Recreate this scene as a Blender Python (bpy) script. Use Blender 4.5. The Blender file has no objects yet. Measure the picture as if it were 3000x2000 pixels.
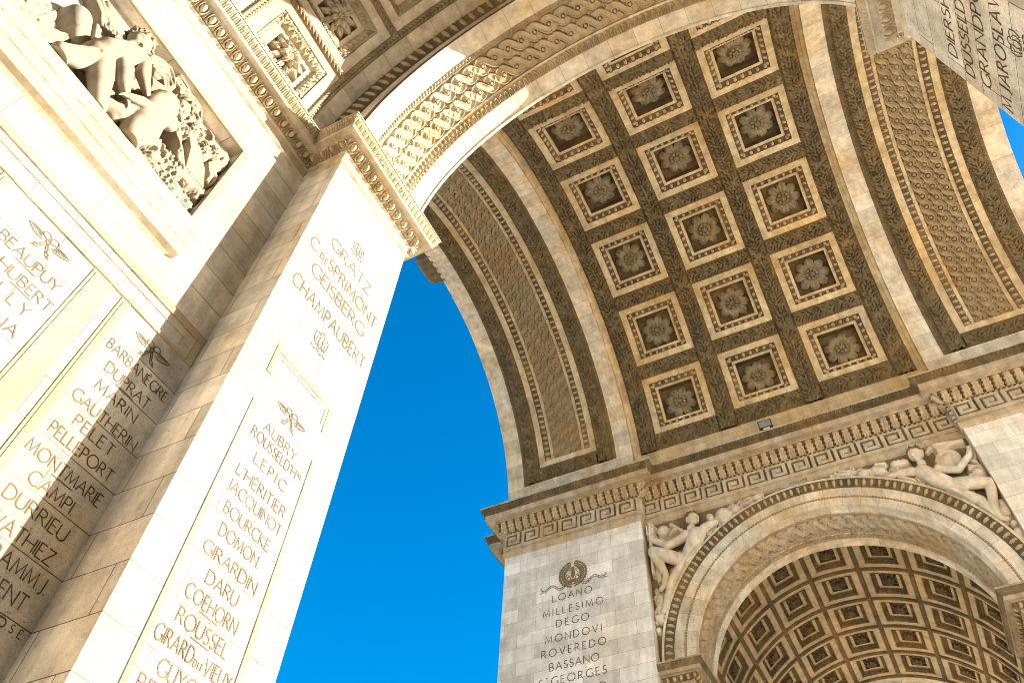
import bpy, math, random
import numpy as np
from mathutils import Matrix, Vector

# ------------------------------------------------------------------ camera, sky, sun, exposure
scene = bpy.context.scene
COL = scene.collection
cam_data = bpy.data.cameras.new("camera")
cam = bpy.data.objects.new("camera", cam_data)
COL.objects.link(cam)
RT = (0.454285, -0.889644, 0.046466)
UP = (-0.723556, -0.338041, 0.601826)
FW = (0.519703, 0.307022, 0.797274)
LOC = (-12.8843, -1.1303, 2.3155)
cam.matrix_world = Matrix(((RT[0], UP[0], -FW[0], LOC[0]), (RT[1], UP[1], -FW[1], LOC[1]),
                           (RT[2], UP[2], -FW[2], LOC[2]), (0, 0, 0, 1)))
cam_data.sensor_width = 36.0
cam_data.lens = 27.2613
cam_data.clip_start = 0.1
cam_data.clip_end = 3000.0
scene.camera = cam

SUN_EL = math.radians(16.5)
SUN_DIR = (0.577, -0.8165)          # horizontal direction towards the sun (x, y)
world = bpy.data.worlds.new("World")
scene.world = world
world.use_nodes = True
wn = world.node_tree.nodes
wl = world.node_tree.links
bg = wn["Background"]
sky = wn.new("ShaderNodeTexSky")
sky.sky_type = 'NISHITA'
sky.sun_disc = False
sky.sun_elevation = SUN_EL
sky.sun_rotation = math.atan2(SUN_DIR[0], SUN_DIR[1])
sky.altitude = 100.0
sky.air_density = 1.0
sky.dust_density = 1.0
sky.ozone_density = 2.2
sat = wn.new("ShaderNodeHueSaturation")
sat.inputs["Saturation"].default_value = 1.6
sat.inputs["Value"].default_value = 0.48
wl.new(sky.outputs["Color"], sat.inputs["Color"])
wl.new(sat.outputs["Color"], bg.inputs["Color"])
bg.inputs["Strength"].default_value = 0.05

sun_data = bpy.data.lights.new("sun", 'SUN')
sun_data.energy = 2.6
sun_data.angle = math.radians(0.5)
sun_data.color = (1.0, 0.945, 0.86)
sun = bpy.data.objects.new("sun", sun_data)
COL.objects.link(sun)
d = Vector((SUN_DIR[0] * math.cos(SUN_EL), SUN_DIR[1] * math.cos(SUN_EL), math.sin(SUN_EL)))
sun.rotation_euler = d.to_track_quat('Z', 'Y').to_euler()
sun.location = (10, -40, 40)

vs = scene.view_settings
vs.view_transform = 'Standard'
vs.look = 'None'
vs.gamma = 1.0
vs.use_curve_mapping = False
vs.exposure = 3.95
scene.cycles.max_bounces = 10
scene.cycles.diffuse_bounces = 7
scene.cycles.filter_width = 0.9
scene.cycles.sample_clamp_direct = 0.066      # keeps thin incised lines legible in the overexposed sunlit stone
scene.cycles.use_denoising = True

rng = np.random.default_rng(7)
random.seed(7)
PI = math.pi

# ------------------------------------------------------------------ materials
def stone(name, base, warm=None, joint=None, rough=0.88, blotch=0.35, pits=0.5, streak=0.25, bump=0.25, blockvar=0.12, joint_dark=0.5):
    """weathered limestone; joint = (block width, course height, swap uv, offset)"""
    m = bpy.data.materials.new(name)
    m.use_nodes = True
    nt = m.node_tree
    N, L = nt.nodes, nt.links
    bsdf = N["Principled BSDF"]
    bsdf.inputs["Roughness"].default_value = rough
    bsdf.inputs["Specular IOR Level"].default_value = 0.15
    geo = N.new("ShaderNodeNewGeometry")
    def noise(scale, detail=5, rgh=0.6, vec=None):
        n = N.new("ShaderNodeTexNoise")
        n.inputs["Scale"].default_value = scale
        n.inputs["Detail"].default_value = detail
        n.inputs["Roughness"].default_value = rgh
        L.new(vec if vec is not None else geo.outputs["Position"], n.inputs["Vector"])
        return n.outputs["Fac"]
    def rng_map(sock, a, b, c, d):
        n = N.new("ShaderNodeMapRange")
        n.inputs[1].default_value, n.inputs[2].default_value = a, b
        n.inputs[3].default_value, n.inputs[4].default_value = c, d
        L.new(sock, n.inputs[0])
        return n.outputs[0]
    def mul(a, b):
        n = N.new("ShaderNodeMath"); n.operation = 'MULTIPLY'
        L.new(a, n.inputs[0]); L.new(b, n.inputs[1])
        return n.outputs[0]
    warm = warm or (base[0] * 0.95, base[1] * 0.80, base[2] * 0.58)
    mx = N.new("ShaderNodeMix"); mx.data_type = 'RGBA'
    mx.inputs[6].default_value = (*base, 1); mx.inputs[7].default_value = (*warm, 1)
    L.new(rng_map(noise(0.55, 6, 0.65), 0.42, 0.66, 0.0, 1.0), mx.inputs[0])
    f = rng_map(noise(2.3, 8, 0.72), 0.3, 0.7, 1.0 - blotch, 1.0 + blotch * 0.45)
    mp = N.new("ShaderNodeMapping"); mp.inputs["Scale"].default_value = (5.0, 5.0, 0.55)
    L.new(geo.outputs["Position"], mp.inputs["Vector"])
    f = mul(f, rng_map(noise(1.0, 5, 0.6, mp.outputs[0]), 0.35, 0.7, 1.0 + streak * 0.3, 1.0 - streak))
    if pits > 0:
        f = mul(f, rng_map(noise(26.0, 3, 0.55), 0.24, 0.38, 1.0 - pits, 1.0))
        f = mul(f, rng_map(noise(90.0, 2, 0.5), 0.3, 0.6, 1.0 - pits * 0.35, 1.05))
    hgt = noise(38.0, 6, 0.65)
    if joint:
        uv = N.new("ShaderNodeUVMap")
        src = uv.outputs[0]
        if joint[2]:
            sp = N.new("ShaderNodeSeparateXYZ"); cb = N.new("ShaderNodeCombineXYZ")
            L.new(src, sp.inputs[0]); L.new(sp.outputs[1], cb.inputs[0]); L.new(sp.outputs[0], cb.inputs[1])
            src = cb.outputs[0]
        wob = N.new("ShaderNodeMapping"); wob.inputs["Location"].default_value = (0.37, joint[3], 0)
        L.new(src, wob.inputs["Vector"])
        br = N.new("ShaderNodeTexBrick")
        br.offset = 0.43
        br.inputs["Scale"].default_value = 1.0
        br.inputs["Brick Width"].default_value = joint[0]
        br.inputs["Row Height"].default_value = joint[1]
        br.inputs["Mortar Size"].default_value = 0.006
        br.inputs["Mortar Smooth"].default_value = 0.25
        br.inputs["Color1"].default_value = (1 - blockvar,) * 3 + (1,)
        br.inputs["Color2"].default_value = (1 + blockvar * 0.6,) * 3 + (1,)
        br.inputs["Mortar"].default_value = (joint_dark,) * 3 + (1,)
        L.new(wob.outputs[0], br.inputs["Vector"])
        bw = N.new("ShaderNodeRGBToBW"); L.new(br.outputs["Color"], bw.inputs[0])
        f = mul(f, bw.outputs[0])
    sc = N.new("ShaderNodeVectorMath"); sc.operation = 'SCALE'
    L.new(mx.outputs[2], sc.inputs[0]); L.new(f, sc.inputs["Scale"])
    L.new(sc.outputs[0], bsdf.inputs["Base Color"])
    bp = N.new("ShaderNodeBump")
    bp.inputs["Strength"].default_value = bump
    bp.inputs["Distance"].default_value = 0.02
    L.new(hgt, bp.inputs["Height"]); L.new(bp.outputs[0], bsdf.inputs["Normal"])
    return m

def plain(name, color, rough=0.5, metal=0.0):
    m = bpy.data.materials.new(name); m.use_nodes = True
    b = m.node_tree.nodes["Principled BSDF"]
    n = m.node_tree.nodes.new("ShaderNodeTexNoise"); n.inputs["Scale"].default_value = 30
    r = m.node_tree.nodes.new("ShaderNodeMix"); r.data_type = 'RGBA'
    r.inputs[6].default_value = (*[c * 0.8 for c in color], 1); r.inputs[7].default_value = (*color, 1)
    m.node_tree.links.new(n.outputs["Fac"], r.inputs[0]); m.node_tree.links.new(r.outputs[2], b.inputs["Base Color"])
    b.inputs["Roughness"].default_value = rough; b.inputs["Metallic"].default_value = metal
    return m

M = {}
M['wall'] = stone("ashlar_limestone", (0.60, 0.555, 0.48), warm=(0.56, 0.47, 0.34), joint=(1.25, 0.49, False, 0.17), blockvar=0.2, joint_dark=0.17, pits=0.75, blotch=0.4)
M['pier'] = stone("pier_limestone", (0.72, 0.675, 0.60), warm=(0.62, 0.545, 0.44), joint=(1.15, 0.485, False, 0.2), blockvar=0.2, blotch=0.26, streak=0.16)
M['vouss'] = stone("voussoir_limestone", (0.64, 0.58, 0.48), joint=(1.9, 0.56, True, 0.0), blockvar=0.17)
M['plain'] = stone("plain_limestone", (0.46, 0.38, 0.275))
M['frame'] = stone("framing_limestone", (0.58, 0.47, 0.30), joint=(40.0, 1.3, True, 0.3), blockvar=0.14)
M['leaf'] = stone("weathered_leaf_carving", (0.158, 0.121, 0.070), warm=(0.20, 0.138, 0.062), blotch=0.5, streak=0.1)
M['egg'] = stone("dark_egg_carving", (0.135, 0.103, 0.062), warm=(0.24, 0.16, 0.075), blotch=0.4)
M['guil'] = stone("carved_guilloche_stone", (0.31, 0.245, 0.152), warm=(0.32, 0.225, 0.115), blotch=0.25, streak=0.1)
M['eggtop'] = stone("pale_egg_stone", (0.44, 0.35, 0.225), warm=(0.42, 0.30, 0.15), blotch=0.35)  # paler tone for raised eggs, beads and leaves; the ground between stays darker
M['rib'] = stone("leaf_rib_carving", (0.24, 0.19, 0.12), blotch=0.35)
M['near'] = stone("near_moulding_limestone", (0.50, 0.445, 0.35))
M['hair'] = stone("dark_hair_carving", (0.17, 0.135, 0.088), blotch=0.4)  # hair simply darker than the bodies
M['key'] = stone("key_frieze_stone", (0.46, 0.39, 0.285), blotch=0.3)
M['sculpt2'] = stone("shaded_sculpture_stone", (0.60, 0.53, 0.42), warm=(0.50, 0.39, 0.25), blotch=0.3, pits=0.3, bump=0.12)  # paler copy of the sculpture stone, brightens the reliefs standing in shade
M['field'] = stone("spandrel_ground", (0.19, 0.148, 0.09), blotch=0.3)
M['pale'] = stone("pale_carving", (0.40, 0.335, 0.235), blotch=0.3, streak=0.1)
M['tan'] = stone("tan_carving", (0.40, 0.325, 0.215), warm=(0.36, 0.25, 0.12), blotch=0.35)
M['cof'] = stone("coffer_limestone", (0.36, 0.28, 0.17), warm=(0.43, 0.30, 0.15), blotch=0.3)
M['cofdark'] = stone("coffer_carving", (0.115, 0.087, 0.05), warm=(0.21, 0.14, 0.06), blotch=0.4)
M['rose'] = stone("rosette_stone", (0.25, 0.203, 0.132), warm=(0.25, 0.185, 0.10), blotch=0.45)
M['sculpt'] = stone("sunlit_sculpture_stone", (0.23, 0.192, 0.138), warm=(0.215, 0.16, 0.095), blotch=0.3, pits=0.3, bump=0.12)  # darker copy of the same stone, tones down the relief in full sun
M['letter'] = stone("dark_incised_lettering", (0.085, 0.06, 0.038), pits=0.2, blotch=0.3)
M['wreath'] = stone("wreath_incision", (0.20, 0.16, 0.115), pits=0.2, blotch=0.3)
M['letter_pale'] = stone("faded_incised_lettering", (0.26, 0.17, 0.085), pits=0.2, blotch=0.45)
M['ground'] = stone("paving", (0.66, 0.61, 0.54), blotch=0.3, streak=0.0)
M['metal'] = plain("black_metal", (0.02, 0.02, 0.022), 0.45, 0.4)
M['steel'] = plain("brushed_steel", (0.45, 0.45, 0.44), 0.35, 0.8)
M['glass'] = plain("lamp_glass", (0.13, 0.15, 0.15), 0.12, 0.0)

# ------------------------------------------------------------------ mesh helpers
class MB:
    def __init__(self):
        self.v, self.f, self.uv, self.mi, self.n = [], [], [], [], 0
    def grid(self, P, UV=None, mask=None, mi=0):
        h, w = P.shape[:2]
        idx = np.arange(h * w).reshape(h, w) + self.n
        q = np.stack([idx[:-1, :-1], idx[:-1, 1:], idx[1:, 1:], idx[1:, :-1]], -1).reshape(-1, 4)
        if mask is not None:
            keep = (mask[:-1, :-1] | mask[:-1, 1:] | mask[1:, 1:] | mask[1:, :-1]).reshape(-1)
            q = q[keep]
        self.v.append(P.reshape(-1, 3))
        self.uv.append((UV if UV is not None else P[..., :2]).reshape(-1, 2))
        self.f.append(q); self.mi.append(np.full(len(q), mi, np.int32) if np.isscalar(mi) else np.asarray(mi, np.int32)); self.n += h * w
    def quad(self, a, b, c, d, uv=None, mi=0):
        P = np.array([[a, b], [d, c]], float)
        if uv is None:
            u = np.linalg.norm(np.subtract(b, a)); w = np.linalg.norm(np.subtract(d, a))
            uv = [[(0, 0), (u, 0)], [(0, w), (u, w)]]
        self.grid(P, np.array(uv, float), mi=mi)
    def box(self, lo, hi, mi=0):
        x0, y0, z0 = lo; x1, y1, z1 = hi
        c = [(x0, y0, z0), (x1, y0, z0), (x1, y1, z0), (x0, y1, z0), (x0, y0, z1), (x1, y0, z1), (x1, y1, z1), (x0, y1, z1)]
        for f in ((0, 1, 5, 4), (1, 2, 6, 5), (2, 3, 7, 6), (3, 0, 4, 7), (4, 5, 6, 7), (3, 2, 1, 0)):
            self.quad(*[c[i] for i in f], mi=mi)
    def build(self, name, mats, parent=None, origin=None, smooth=True):
        if not isinstance(mats, (list, tuple)): mats = [mats]
        MX = max(int(np.max(a)) if len(a) else 0 for a in self.mi)
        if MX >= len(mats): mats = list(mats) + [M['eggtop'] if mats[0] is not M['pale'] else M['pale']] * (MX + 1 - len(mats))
        V = np.concatenate(self.v).astype(np.float32); Fc = np.concatenate(self.f).astype(np.int32)
        UV = np.concatenate(self.uv).astype(np.float32); MI = np.concatenate(self.mi)
        if origin is not None: V = V - np.array(origin, np.float32)
        used = np.unique(Fc); remap = np.zeros(len(V), np.int32); remap[used] = np.arange(len(used), dtype=np.int32)
        V, UV, Fc = V[used], UV[used], remap[Fc]
        me = bpy.data.meshes.new(name)
        me.vertices.add(len(V)); me.vertices.foreach_set("co", V.ravel())
        me.loops.add(Fc.size); me.loops.foreach_set("vertex_index", Fc.ravel())
        me.polygons.add(len(Fc))
        me.polygons.foreach_set("loop_start", np.arange(0, Fc.size, 4, dtype=np.int32))
        me.polygons.foreach_set("loop_total", np.full(len(Fc), 4, np.int32))
        me.polygons.foreach_set("material_index", MI)
        me.polygons.foreach_set("use_smooth", np.full(len(Fc), smooth, bool))
        uvl = me.uv_layers.new(name="UVMap")
        uvl.data.foreach_set("uv", UV[Fc.ravel()].ravel())
        for m in mats: me.materials.append(m)
        me.update(calc_edges=True); me.validate()
        o = bpy.data.objects.new(name, me)
        COL.objects.link(o)
        if parent is not None: o.parent = parent
        if origin is not None and parent is None: o.location = origin
        return o

def empty(name, loc=(0, 0, 0), label=None, cat=None, group=None, parent=None):
    o = bpy.data.objects.new(name, None); COL.objects.link(o); o.location = loc; o.empty_display_size = 0.3
    if label: o['label'] = label
    if cat: o['category'] = cat
    if group: o['group'] = group
    if parent: o.parent = parent
    return o

def lab(o, t):
    o['label'] = t
    return o

# mappers  F(s, a, b) -> points
def arcY(zs, Rref):                       # barrel along y: a = y, b = radius
    return lambda s, a, b: np.stack([b * np.cos(s / Rref), a + 0 * s, zs + b * np.sin(s / Rref)], -1)
def arcX(zc, Rref, yo=0.0):               # barrel along x: a = x, b = radius
    return lambda s, a, b: np.stack([a + 0 * s, yo + b * np.cos(s / Rref), zc + b * np.sin(s / Rref)], -1)
def run(p0, dr, out):                     # straight moulding: a = offset outwards, b = z
    p0 = np.array(p0, float); dr = np.array(dr, float); out = np.array(out, float)
    return lambda s, a, b: np.stack([p0[0] + dr[0] * s + out[0] * a, p0[1] + dr[1] * s + out[1] * a, b + 0 * s], -1)

def sweep(mb, F, s0, s1, seg, H=None, ds=0.02, dw=None, side=1, mi=0, mit=(0, 0), sw=False, fade=0.0):
    """one profile segment (a0,b0,a1,b1) swept from s0 to s1; H(S,W) displaces along the profile normal.
    mit: miter factors (start, end): the run is lengthened by factor*a"""
    a0, b0, a1, b1 = seg
    ln = math.hypot(a1 - a0, b1 - b0)
    na, nb = -(b1 - b0) / ln * side, (a1 - a0) / ln * side
    dw = dw or ds
    nw = max(2, int(round(ln / dw)) + 1) if H is not None else 2
    ns = max(2, int(round((s1 - s0) / ds)) + 1)
    t = np.linspace(0, 1, nw)[:, None]; u = np.linspace(0, 1, ns)[None, :]
    a = a0 + (a1 - a0) * t; b = b0 + (b1 - b0) * t
    S = (s0 - mit[0] * a) * (1 - u) + (s1 + mit[1] * a) * u
    W = t * ln + 0 * S
    A = a + 0 * S; B = b + 0 * S
    if H is not None:
        h = H(S, W, ln) * np.clip(np.minimum(W, ln - W) / 0.006 + 0.02, 0, 1)
        if fade: h = h * np.clip(np.minimum(u, 1 - u) * (S[:, -1:] - S[:, :1]) / fade, 0, 1)
        A = A + na * h; B = B + nb * h
    P = F(S, A, B)
    mk = None
    if H is not None and hasattr(H, 'top'):
        c = lambda A_: (A_[:-1, :-1] + A_[1:, 1:]) / 2
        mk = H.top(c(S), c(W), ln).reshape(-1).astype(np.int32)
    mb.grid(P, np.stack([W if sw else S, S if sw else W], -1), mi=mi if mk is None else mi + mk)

# ------------------------------------------------------------------ ornament height fields  H(S, W, width)
def per(S, p):                            # local coordinate in a period, -0.5 .. 0.5
    return (S / p) - np.floor(S / p + 0.5)

def egg_dart(p, amp):
    def H(S, W, wd):
        x = per(S, p); w = W / wd
        r = np.sqrt((x / 0.23) ** 2 + ((w - 0.52) / 0.40) ** 2)
        h = np.where(r < 1, 0.2 + 0.9 * np.sqrt(np.clip(1 - r * r, 0, 1)), 0)
        rr = np.sqrt((x / 0.23) ** 2 + ((w - 0.60) / 0.40) ** 2)
        ring = np.clip(1 - np.abs(rr - 1.52) / 0.22, 0, 1) ** .5 * 0.75 * (w < 0.97)
        dart = np.clip(1 - np.abs(np.abs(x) - 0.5) / 0.05, 0, 1) * 0.75 * np.clip(1.3 - 1.2 * w, 0, 1)
        return amp * np.maximum(np.maximum(h, ring), dart)
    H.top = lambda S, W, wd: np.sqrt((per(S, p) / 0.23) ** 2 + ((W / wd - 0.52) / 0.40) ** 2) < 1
    return H
def tongue(p, amp):                       # leaf-and-tongue strip
    def H(S, W, wd):
        x = np.abs(per(S, p)); w = W / wd
        arch = np.exp(-((np.hypot(x / 0.42, (w - 0.15) / 0.8) - 0.85) / 0.17) ** 2)
        mid = np.clip(1 - x / 0.09, 0, 1) * (w < 0.75)
        return amp * np.maximum(arch, 0.8 * mid)
    return H
def beads(p, amp):
    def H(S, W, wd):
        x = per(S, p); w = W / wd - 0.5
        r = (x / 0.33) ** 2 + (w / 0.5) ** 2
        reel = (np.abs(np.abs(x) - 0.45) < 0.03) * np.sqrt(np.clip(1 - (w / 0.45) ** 2, 0, 1)) * 0.6
        return amp * np.maximum(np.sqrt(np.clip(1 - r, 0, 1)), reel)
    H.top = lambda S, W, wd: (per(S, p) / 0.33) ** 2 + ((W / wd - 0.5) / 0.5) ** 2 < 1
    return H
def acanthus(p, amp):
    def body(S, W, wd):
        x = per(S, p); w = np.clip(W / wd, 0, 1)
        return x, w, 0.40 - 0.12 * w ** 3 + 0.055 * np.cos(w * 22)
    def H(S, W, wd):
        x, w, bw = body(S, W, wd)
        ax = np.abs(x)
        leaf = np.where(ax < bw, 0.45 + 0.55 * np.sin(PI * (0.15 + 0.75 * w)) - 0.28 * np.abs(np.sin(9 * ax * (1.2 - .5 * w) + 2.2 * w)) + 0.3 * np.clip(1 - ax / 0.06, 0, 1), 0)
        tip = 0.5 * np.exp(-((ax / 0.2) ** 2 + ((w - 0.86) / 0.12) ** 2))
        dart = 0.6 * np.clip(1 - np.abs(ax - 0.5) / 0.05, 0, 1) * (w > 0.1)
        return amp * np.maximum(leaf + tip * (ax < bw), dart)
    H.top = lambda S, W, wd: np.abs(body(S, W, wd)[0]) < body(S, W, wd)[2]
    return H
def rope(p, amp, width):
    def H(S, W, wd):
        w = W / wd - 0.5
        tor = np.sqrt(np.clip(1 - (w / 0.5) ** 2, 0, 1)) * width * 0.45
        k = np.abs(per(S + np.abs(w) * wd * 1.1, p)) * 2
        gro = np.clip((k - 0.62) / 0.3, 0, 1)
        return tor - amp * gro - amp * np.clip(1 - np.abs(w) / 0.05, 0, 1)
    return H
def key(hh):
    U = hh / 6.9; UX = 0.106
    segs = []
    for pl in ([(0, 0), (0, 6), (5.2, 6), (5.2, 1.75), (1.75, 1.75), (1.75, 4.1), (3.5, 4.1)], [(0, 0), (7, 0)]):
        segs += list(zip(pl[:-1], pl[1:]))
    def H(S, W, wd):
        x = (S / UX) % 7.0; z = (W - 0.45 * U) / U
        dmin = np.full(S.shape, 9.0)
        for (x0, z0), (x1, z1) in segs:
            for off in (0, 7, -7):
                X = x + off
                dx = np.maximum(np.maximum(min(x0, x1) - X, X - max(x0, x1)), 0)
                dz = np.maximum(np.maximum(min(z0, z1) - z, z - max(z0, z1)), 0)
                dmin = np.minimum(dmin, np.maximum(dx, dz))
        H.d = dmin
        return 0.10 * np.clip((0.62 - dmin) / 0.06, 0, 1)
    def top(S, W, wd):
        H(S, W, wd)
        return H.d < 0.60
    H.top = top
    return H, UX * 7.0

def laurel(seed, ribbon=1.4, lanes=5, lf=0.23):
    """laurel garland between two narrow tongue borders, tied with crossed ribbons; leaves stamped one by one"""
    def H(S, W, wd):
        r = np.random.default_rng(seed)
        s = S[0]; w = W[:, 0]; ds = s[1] - s[0]; dw = w[1] - w[0]
        eb = 0.065 if wd > 0.5 else 0.0
        out = np.zeros(S.shape)
        st = 0.128; half = wd / 2 - eb
        for i in range(int((s[-1] - s[0]) / st) + 3):
            for j in range(lanes):
                fw = (j + 0.5) / lanes
                cs = s[0] - 0.1 + i * st + r.uniform(-.03, .03) + (0.5 * st if j % 2 else 0)
                cw = eb + fw * 2 * half + r.uniform(-.02, .02)
                ang = (1 if fw > 0.5 else -1 if fw < 0.5 else r.choice((-1, 1)) * .6) * 0.72 + r.uniform(-.35, .35)
                le = lf * r.uniform(.78, 1.1); hw = le * r.uniform(.16, .22); bh = r.uniform(0, 0.06)
                i0 = max(0, int((cs - le * .55 - s[0]) / ds)); i1 = min(len(s), int((cs + le * .55 - s[0]) / ds) + 2)
                j0 = max(0, int((cw - le * .5) / dw)); j1 = min(len(w), int((cw + le * .5) / dw) + 2)
                if i1 - i0 < 1 or j1 - j0 < 1: continue
                X = s[None, i0:i1] - cs; Y = w[j0:j1, None] - cw
                u = (X * math.cos(ang) + Y * math.sin(ang)) / (le / 2); v = (-X * math.sin(ang) + Y * math.cos(ang)) / hw
                prof = 1 - u * u - np.abs(v) * (1 + 0.45 * u)
                h = np.where(prof > 0, bh + 0.055 + 0.06 * np.clip(prof, 0, 1) ** .6 - 0.022 * np.clip(1 - np.abs(v) / .2, 0, 1) + 0.04 * u, 0)
                out[j0:j1, i0:i1] = np.maximum(out[j0:j1, i0:i1], h)
        if ribbon:
            x = S - (np.floor(S / ribbon) + 0.5) * ribbon
            y = W - wd / 2
            for sg in (1, -1):
                dd = np.abs(x - sg * y * 0.8)
                strap = np.where((dd < 0.08), 0.115 + 0.014 * np.cos(dd / 0.08 * 4 * PI), 0)
                out = np.maximum(out, strap)
        if eb:
            q = np.minimum(W, wd - W)
            tg = np.where(np.abs(per(S, 0.11)) < 0.30, 0.035, 0.0) * (q > 0.012) + 0.02 * (q < 0.012)
            out = np.where(q < eb - 0.012, tg, np.where(q < eb, 0.0, out))
        return out
    return H
def weave(out, dd, hw, over, gap=1.3):
    """lay one strand on the height map: where it passes over it cuts a clear groove into what lies below"""
    q = np.abs(dd) / hw
    h = np.where(q < 1, 0.62 + 0.22 * np.clip((q - .6) / .1, 0, 1) - 0.3 * np.clip((q - .9) / .1, 0, 1) - 0.12 * (1 - np.clip(q / .6, 0, 1) ** 2), 0)
    top = np.where(q < gap, np.where(q < 1, h + 0.2, 0.0), out)
    return np.where(over, top, np.maximum(out, h))
def guilloche(rows, P, amp, er=0.05):
    """rows of round eyes, bands winding round them and locking into the next row"""
    def H(S, W, wd):
        n = rows; u = wd / n
        out = np.zeros(S.shape); hw = 0.25 * u; A = 0.30 * u
        for ps_ in (0, 1):
            for j in range(n):
                cw = (j + 0.5) * u
                for k in (0, 1):
                    ph = 2 * PI * (S - j * 0.5 * P) / (2 * P) + k * PI
                    yy = cw + A * np.sin(ph)
                    sl = A * 2 * PI / (2 * P) * np.cos(ph)
                    dd = (W - yy) / np.sqrt(1 + sl * sl)
                    near = np.abs(W - cw) < A + hw * 1.1
                    over = (np.cos(ph) > 0) if ps_ else np.zeros(S.shape, bool)
                    out = np.where(near, weave(out, dd, hw, over & (np.abs(dd) < 1.6 * hw), 1.45), out)
        for j in range(n):
            x = per(S - (0.5 + 0.5 * j) * P, P) * P
            r = np.hypot(x, W - (j + 0.5) * u)
            out = np.where(r < er * 2.0, np.where(r < er, 1.25 - 0.25 * (r / er) ** 2, np.where(r < er * 1.45, 0.0, 1.0)), out)
        return amp * out
    return H
def wave_band(P, amp, rows=((0.27, 0.15, 0.092, 1), (0.75, 0.14, 0.092, -1))):
    """two running guilloches with eyes either side of a row of fan palmettes"""
    def H(S, W, wd):
        out = np.zeros(S.shape)
        x = per(S, P) * P; y = W - 0.60 * wd
        r = np.hypot(x, y); a = np.arctan2(x, -y)
        fan = np.where((r < 0.19 * wd) & (np.abs(a) < 1.2), 0.25 + 0.5 * np.clip(np.abs(np.cos(a * 5.2)) * 1.6 - .5, 0, 1) * (r / (0.19 * wd)), 0)
        out = np.maximum(out, fan)
        for cw, A, hw, sgn in rows:
            cw, A, hw = cw * wd, A * wd, hw * wd
            for ps_ in (0, 1):
                for k in (0, 1):
                    ph = 2 * PI * S / (2 * P) + k * PI
                    yy = cw + A * np.sin(ph) * sgn
                    sl = A * 2 * PI / (2 * P) * np.cos(ph)
                    dd = (W - yy) / np.sqrt(1 + sl * sl)
                    near = np.abs(W - cw) < A + hw * 1.4
                    over = (np.cos(ph) * sgn < 0) if ps_ else np.zeros(S.shape, bool)
                    out = np.where(near, weave(out, dd, hw, over & (np.abs(dd) < 2 * hw)), out)
            x = per(S - 0.5 * P, P) * P; r = np.hypot(x, W - cw); er = 0.042 * wd
            out = np.where(r < er * 2.1, np.where(r < er, 1.15, np.where(r < er * 1.5, 0.0, 0.95)), out)
        return amp * out
    return H

# ------------------------------------------------------------------ ground
g = MB()
R_ = 600.0
g.quad((-R_, -R_, 0), (R_, -R_, 0), (R_, R_, 0), (-R_, R_, 0))
ground = g.build("ground", M['ground'])
ground['kind'] = 'structure'

ARCH = empty("triumphal_arch", (0, 0, 0), "huge pale limestone triumphal arch seen from below, with coffered vaults and carved names", "triumphal arch")

X1, XR, YA, YB, ZS, RV = 7.31, 7.713, 10.38, 5.16, 21.9, 7.31

# ------------------------------------------------------------------ main barrel vault
fY = arcY(ZS, RV)
TH = lambda deg: math.radians(deg) * RV
mb = MB()
vs_seg = [(10.38, 7.31, 9.68, 7.31), (5.80, 7.31, 5.17, 7.31)]
for sg in (1, -1):
    for a0, b0, a1, b1 in vs_seg:
        sweep(mb, fY, TH(0), TH(180), (sg * a0, b0, sg * a1, b1), ds=0.12)
    sweep(mb, fY, TH(0), TH(9.4), (sg * 9.68, RV, sg * 5.80, RV), ds=0.12)
    sweep(mb, fY, TH(170.6), TH(180), (sg * 9.68, RV, sg * 5.80, RV), ds=0.12)
    # outer face ring above the arch
    sweep(mb, fY, TH(0), TH(180), (sg * 10.38, 7.31, sg * 10.38, 9.3), ds=0.12)
sweep(mb, fY, TH(0), TH(180), (10.3, 8.75, -10.3, 8.75), ds=0.3)
VAULT = mb.build("barrel_vault", M['vouss'], ARCH)
lab(VAULT, "great barrel vault with square coffers between two carved bands")

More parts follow.
